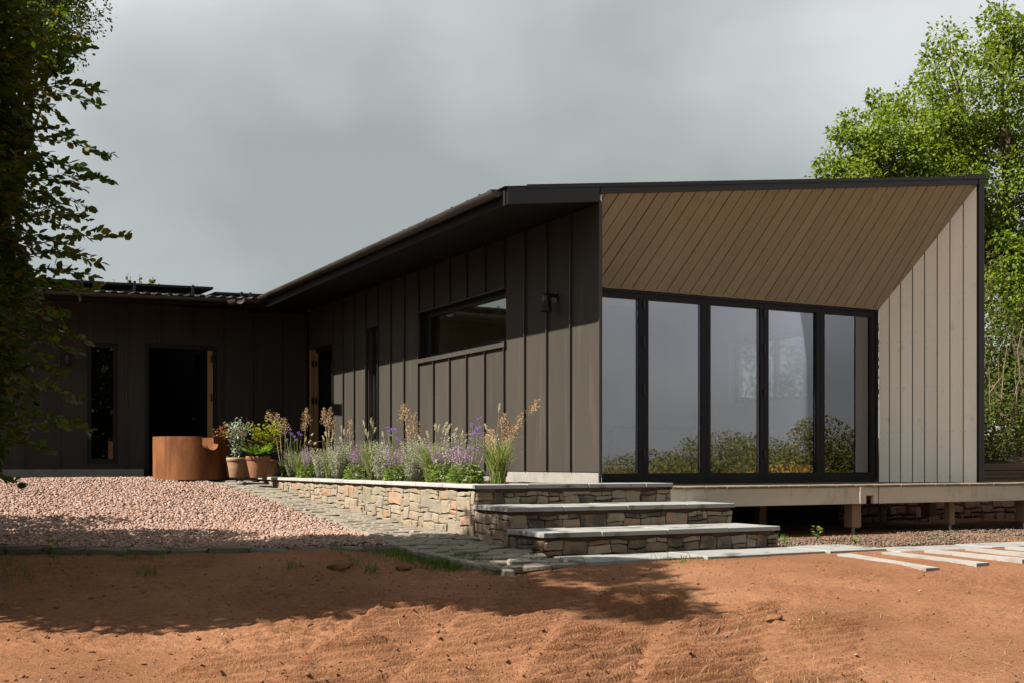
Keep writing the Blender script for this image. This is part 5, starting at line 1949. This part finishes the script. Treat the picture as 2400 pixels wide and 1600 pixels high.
bush('bramble', 'leafy bramble with red-tinged leaves above the timber sleepers', (9.2, 3.0, .80), (1.2, .6, .68), 5200, .07, 'shrubleaf', 'shrubs on the bank')
bush('bramble', 'taller bramble at the right edge above the timber sleepers', (10.9, 3.3, 1.15), (1.2, .7, 1.0), 5200, .07, 'shrubleaf', 'shrubs on the bank')
bush('shrub', 'sunlit shrub on the bank right of the house corner', (10.4, 4.4, 2.0), (1.4, 1.0, 1.3), 5200, .08, 'shrubleaf', 'shrubs on the bank')
bush('laurel', 'glossy evergreen shrub seen through the house to its east window', (7.9, 6.2, 1.9), (1.0, 2.4, 1.6), 7000, .10, 'shrubleaf', 'shrubs on the bank')
bush('shrub', 'tall loose shrub above the bramble at the right edge', (11.6, 5.6, 3.1), (1.3, 1.2, 1.5), 3600, .09, 'shrubleaf', 'shrubs on the bank')
ds = thing('dead_stems', 'bare tan stems standing in front of the bank shrubs', 'stems', pY(2350, 1070, 3.0))
mb = MB()
for x0, y0, x1, y1 in [(2325, 1030, 2318, 860), (2340, 1020, 2362, 800), (2352, 1010, 2340, 840), (2372, 1000, 2398, 760), (2385, 980, 2380, 850), (2318, 920, 2350, 880), (2360, 960, 2395, 880)]:
    limb(mb, pY(x0, y0, 2.75), pY(x1, y1, 2.65), .012, .005, .05, 5, 5)
mb.obj('stems', 'deadstem', ds)

# behind the wing: sapling tops over the solar panels and a bush at the far left
sap = thing('sapling', 'sapling shoots showing above the solar panels', 'sapling', cw((270 - 1200) / FPX * 23, 23, .3))
mb = MB()
P, D = [], []
for px, py in [(268, 655), (300, 640), (306, 650), (328, 644), (358, 650), (312, 660), (352, 660), (372, 664)]:
    tip = Vector(pD(px, py, 23))
    b = Vector(pD(px - 6, 760, 23))
    mb.tube([b, tip], [.012, .004], 5)
    for k in range(16):
        P.append(tuple(tip - Vector((0, 0, rnd.uniform(0, .5)))))
        D.append((rnd.gauss(0, 1), rnd.gauss(0, 1), rnd.gauss(.2, .5)))
mb.obj('stems', 'twig', sap)
leaves('foliage', P, D, rv(len(P)) + np.array([0, 0, .5]), npr.uniform(.06, .10, len(P)), 'shrubleaf', sap, width=1.2)
broad_tree('far_tree', 'sunlit tree top behind the wing roof at the left', cw(-12.0, 30, -.5), [(cw(-12.1, 30, 3.9), (1.3, 1.3, 1.2), 1), (cw(-13.5, 30, 4.5), (1.5, 1.5, 1.6), 1)], 60, 90, .15, 'ashleaf', .15, .8)
broad_tree('tall_tree', 'fine-leaved tree top high behind the hornbeam at the left edge', cw(-12.6, 30, -.5),
           [(cw(-12.3, 30, 12.0), (1.5, 1.5, 1.6), 2), (cw(-13.4, 30, 10.2), (1.6, 1.6, 2.0), 1), (cw(-13.6, 30, 7.5), (1.3, 1.5, 2.0), 1)], 150, 150, .11, 'hornbeam', .22, .6)

# ---- what the glass doors mirror: hedge line, trees and rough meadow to the right of the camera
for k, (ang, dist, r, zt_, mt, lab) in enumerate([
        (-61, 60, 5.0, 1.0, 'farleaf', 'far round tree mirrored at the foot of the leftmost pane'),
        (-58, 62, 4.5, .05, 'farleaf', 'far low hedge mirrored in the leftmost pane'),
        (-55.8, 55, 3.6, 1.0, 'farleaf', 'far pointed bushes mirrored in the second pane from the left'),
        (-53.9, 52, 3.6, .65, 'farleaf', 'far dark hedge mirrored right of centre in the second pane'),
        (-52.4, 50, 3.4, 2.0, 'farleaf', 'taller hedge bank mirrored in the middle pane'),
        (-50.9, 52, 3.2, 1.9, 'farleaf', 'hedge bank mirrored at the right of the middle pane'),
        (-52.0, 34, 2.6, -.35, 'gingerleaf', 'rusty thicket mirrored at the foot of the middle pane'),
        (-49.6, 44, 2.8, .9, 'farleaf', 'hedge mirrored in the fourth pane from the left'),
        (-49.0, 34, 2.8, .15, 'gingerleaf', 'golden thicket mirrored at the foot of the fourth pane'),
        (-47.7, 42, 2.2, 2.5, 'farleaf', 'taller tree mirrored between the fourth and fifth panes'),
        (-45.6, 42, 3.0, 1.8, 'farleaf', 'far trees mirrored in the rightmost pane')]):
    a = math.radians(ang)
    xp_ = -6.65 + 11.794 / math.tan(-a)
    x, y = xp_ + dist * math.cos(a), 1.05 + dist * math.sin(a)
    zg = float(field_z(np.array([x]), np.array([y]))[0])
    hz = (zt_ - zg) / 2
    bush('mirrored_tree', lab, (x, y, zg + hz), (r, r, hz), 13000, .15, mt, 'trees beyond the field', 6, 'tree')
# tall trees behind the camera, dark in the wing windows
for k, (x, y, h) in enumerate([(-4.0, -27, 9), (1.9, -26, 10), (7.0, -28, 9.5)]):
    broad_tree('garden_tree', ['left', 'middle', 'right'][k] + ' of three garden trees mirrored in the tall wing window', (x, y, -1.9),
               [((x, y, h * .55 - 1), (3.4, 3.0, h * .45), 1), ((x + 1, y, h * .75 - 1), (2.4, 2.4, h * .3), 1)], 130, 260, .26, 'darkleaf', .25, 1.5, 'garden trees behind the camera', 8)

bush('garden_hedge', 'tall dark hedge mirrored in the tall wing window', (2.2, -32, 1.6), (8.0, 2.0, 4.6), 16000, .34, 'darkleaf', None, 8, 'hedge')

# ================================================================== SMALL THINGS ON THE SOIL
def sgrass(n, spots, hmin, hmax):
    out = []
    for _ in range(n):
        px, py, rx, ry = rnd.choice(spots)
        q = pS(px + rnd.gauss(0, rx), py + rnd.gauss(0, ry))
        z = soil_at(q[0], q[1])
        a = rnd.uniform(0, 2 * PI)
        h = rnd.uniform(hmin, hmax)
        s_ = h * rnd.uniform(.2, .9)
        out.append([(q[0], q[1], z - .005), (q[0] + s_ * .3 * math.cos(a), q[1] + s_ * .3 * math.sin(a), z + h * .6), (q[0] + s_ * math.cos(a), q[1] + s_ * math.sin(a), z + h)])
    return out


GR = [(930, 1283, 28, 6), (975, 1290, 30, 7), (1020, 1302, 34, 8), (1080, 1315, 28, 7), (1000, 1312, 30, 9), (950, 1296, 25, 6), (1050, 1325, 30, 6)]
tag(ribbons('grass', sgrass(2600, GR, .03, .085), .0075, 'lawngrass'), 'patch of green grass growing beside the sett ramp', 'grass', kind='stuff')
GR2 = [(300, 1300, 16, 5), (372, 1301, 12, 4), (690, 1330, 12, 4), (790, 1290, 14, 4), (840, 1322, 16, 6), (870, 1340, 10, 4), (340, 1352, 14, 4), (20, 1330, 30, 22), (45, 1360, 28, 12), (10, 1290, 20, 16), (160, 1300, 26, 8), (880, 1296, 12, 4), (1300, 1320, 40, 3), (1830, 1268, 14, 3), (1600, 1316, 40, 2)]
tag(ribbons('weed_grass', sgrass(560, GR2, .03, .10), .006, 'lawngrass'), 'thin tufts of weedy grass scattered over the shaded soil', 'grass', kind='stuff')

# straw and dead stalks pressed into the soil
st = []
for _ in range(900):
    px, py = rnd.uniform(-50, 2450), 1290 + 330 * rnd.random()
    if rnd.random() < .55:
        px = rnd.uniform(1500, 2450)
    q = pS(px, py)
    z = soil_at(q[0], q[1]) + .006
    a = rnd.uniform(0, PI)
    l_ = rnd.uniform(.02, .13) * (1.6 if rnd.random() < .1 else 1)
    b2 = rnd.gauss(0, .4)
    e1 = (q[0] + l_ * math.cos(a), q[1] + l_ * math.sin(a))
    e2 = (e1[0] + l_ * math.cos(a + b2), e1[1] + l_ * math.sin(a + b2))
    st.append([(q[0], q[1], z), (e1[0], e1[1], soil_at(*e1) + rnd.uniform(.004, .012)), (e2[0], e2[1], soil_at(*e2) + .005)])
tag(ribbons('straw', st, .0035, 'straw'), 'dry straw and stalks strewn over the bare soil', 'straw', kind='stuff')

# clods and small stones
P, sz = [], []
for _ in range(4200):
    px, py = rnd.uniform(-60, 2460), 1295 + 310 * rnd.random()
    if rnd.random() < .5:
        px = rnd.gauss(1250, 330)
    q = pS(px, py)
    P.append((q[0], q[1], soil_at(q[0], q[1]) + .002))
    sz.append(min(.02, .0028 * math.exp(abs(rnd.gauss(0, .70)))))
v_, f_ = pebbles(np.array(P), np.array(sz), ICO_V, ICO_F, .5, .8)
tag(link('clods', arrmesh('clods', v_, f_), 'clod'), 'crumbs and clods of red earth over the bare soil', 'earth', kind='stuff')


def rock(label, px, py, s, mat, k):
    q = pS(px, py)
    n = 3
    r = random.Random(k)
    V = []
    me = bpy.data.meshes.new('rock')
    mb = MB()
    seg, rings = 14, 9
    vs = []
    for i in range(rings):
        th = PI * i / (rings - 1)
        for j in range(seg):
            ph = 2 * PI * j / seg
            rr = 1 + .22 * math.sin(3 * ph + k) * math.sin(th) + .15 * math.sin(5 * th + 2 * ph + k) + r.uniform(-.07, .07) * math.sin(th)
            vs.append((q[0] + s[0] * rr * math.sin(th) * math.cos(ph), q[1] + s[1] * rr * math.sin(th) * math.sin(ph), soil_at(q[0], q[1]) + s[2] * .35 + s[2] * rr * math.cos(th)))
    mb.add(vs, [(i * seg + j, i * seg + (j + 1) % seg, (i + 1) * seg + (j + 1) % seg, (i + 1) * seg + j) for i in range(rings - 1) for j in range(seg)])
    o = mb.obj('earth_clod', mat, None, smooth=True)
    tag(o, label, 'clod')


rock('large red earth clod lying left of the green grass patch', 795, 1330, (.085, .07, .045), 'clod', 1)
rock('red earth clod just below the green grass patch', 945, 1335, (.06, .05, .035), 'clod', 2)
rock('crumbling clod right of the tyre prints', 1755, 1425, (.05, .04, .03), 'clod', 3)
rock('pale broken clod in the lit soil right of centre', 1815, 1450, (.06, .045, .03), 'clod', 5)

P, sz = [], []
for _ in range(170):
    q = pS(rnd.uniform(-60, 2460), 1295 + 310 * rnd.random())
    P.append((q[0], q[1], soil_at(q[0], q[1]) + .003))
    sz.append(min(.014, .004 * math.exp(abs(rnd.gauss(0, .5)))))
v_, f_ = pebbles(np.array(P), np.array(sz), ICO_V, ICO_F, .4, .7)
tag(link('pebbles', arrmesh('pebbles', v_, f_), 'gravelstone'), 'small pinkish pebbles scattered over the bare soil', 'pebbles', kind='stuff')

# young weeds at the foot of the deck and by the gravel
for k, (px, py, X_, h, lab) in enumerate([(1915, 1262, -1.35, .14, 'young leafy weed in the chippings below the deck edge'), (1838, 1276, -1.5, .09, 'small weed at the right end of the steps'),
                                         (2005, 1276, -1.5, .10, 'sprawling weed among the chippings below the deck'), (135, 1270, None, .22, 'broad-leaved weed at the shaded kerb by the hornbeam')]):
    if X_ is None:
        q = list(cw((px - 1200) / FPX * 9.9, 9.9, -.62))
    else:
        q = list(pY(px, py, X_))
    t = thing('weed', lab, 'weed', tuple(q))
    n = 26
    a = npr.uniform(0, 2 * PI, n)
    f = npr.random(n)
    P = np.stack([q[0] + .25 * h * np.cos(a) * f, q[1] + .25 * h * np.sin(a) * f, q[2] + h * f], -1)
    leaves('foliage', P, np.stack([np.cos(a), np.sin(a), np.full(n, .3)], -1), rv(n) * .4 + np.array([0, 0, 1]), h * npr.uniform(.25, .45, n), 'salvialeaf', t)
    MB().tube([tuple(q), (q[0], q[1], q[2] + h)], [.004, .002], 5).obj('stem', 'salvialeaf', t)

# a few fallen leaves
P, D = [], []
for _ in range(70):
    q = pS(rnd.uniform(-20, 900), rnd.uniform(1292, 1600))
    P.append((q[0], q[1], soil_at(q[0], q[1]) + .012))
    D.append((rnd.gauss(0, 1), rnd.gauss(0, 1), rnd.gauss(0, .15)))
for _ in range(40):
    x_, y_ = rnd.uniform(-6.5, -2.8), rnd.uniform(0, 6)
    P.append((x_, y_, float(zr(y_)) + .03))
    D.append((rnd.gauss(0, 1), rnd.gauss(0, 1), rnd.gauss(0, .2)))
tag(leaves('fallen_leaves', P, D, rv(len(P)) * .4 + np.array([0, 0, 1]), .05, 'acerred'), 'fallen leaves on the shaded soil and gravel', 'leaves', kind='stuff')
bpy.context.view_layer.update()
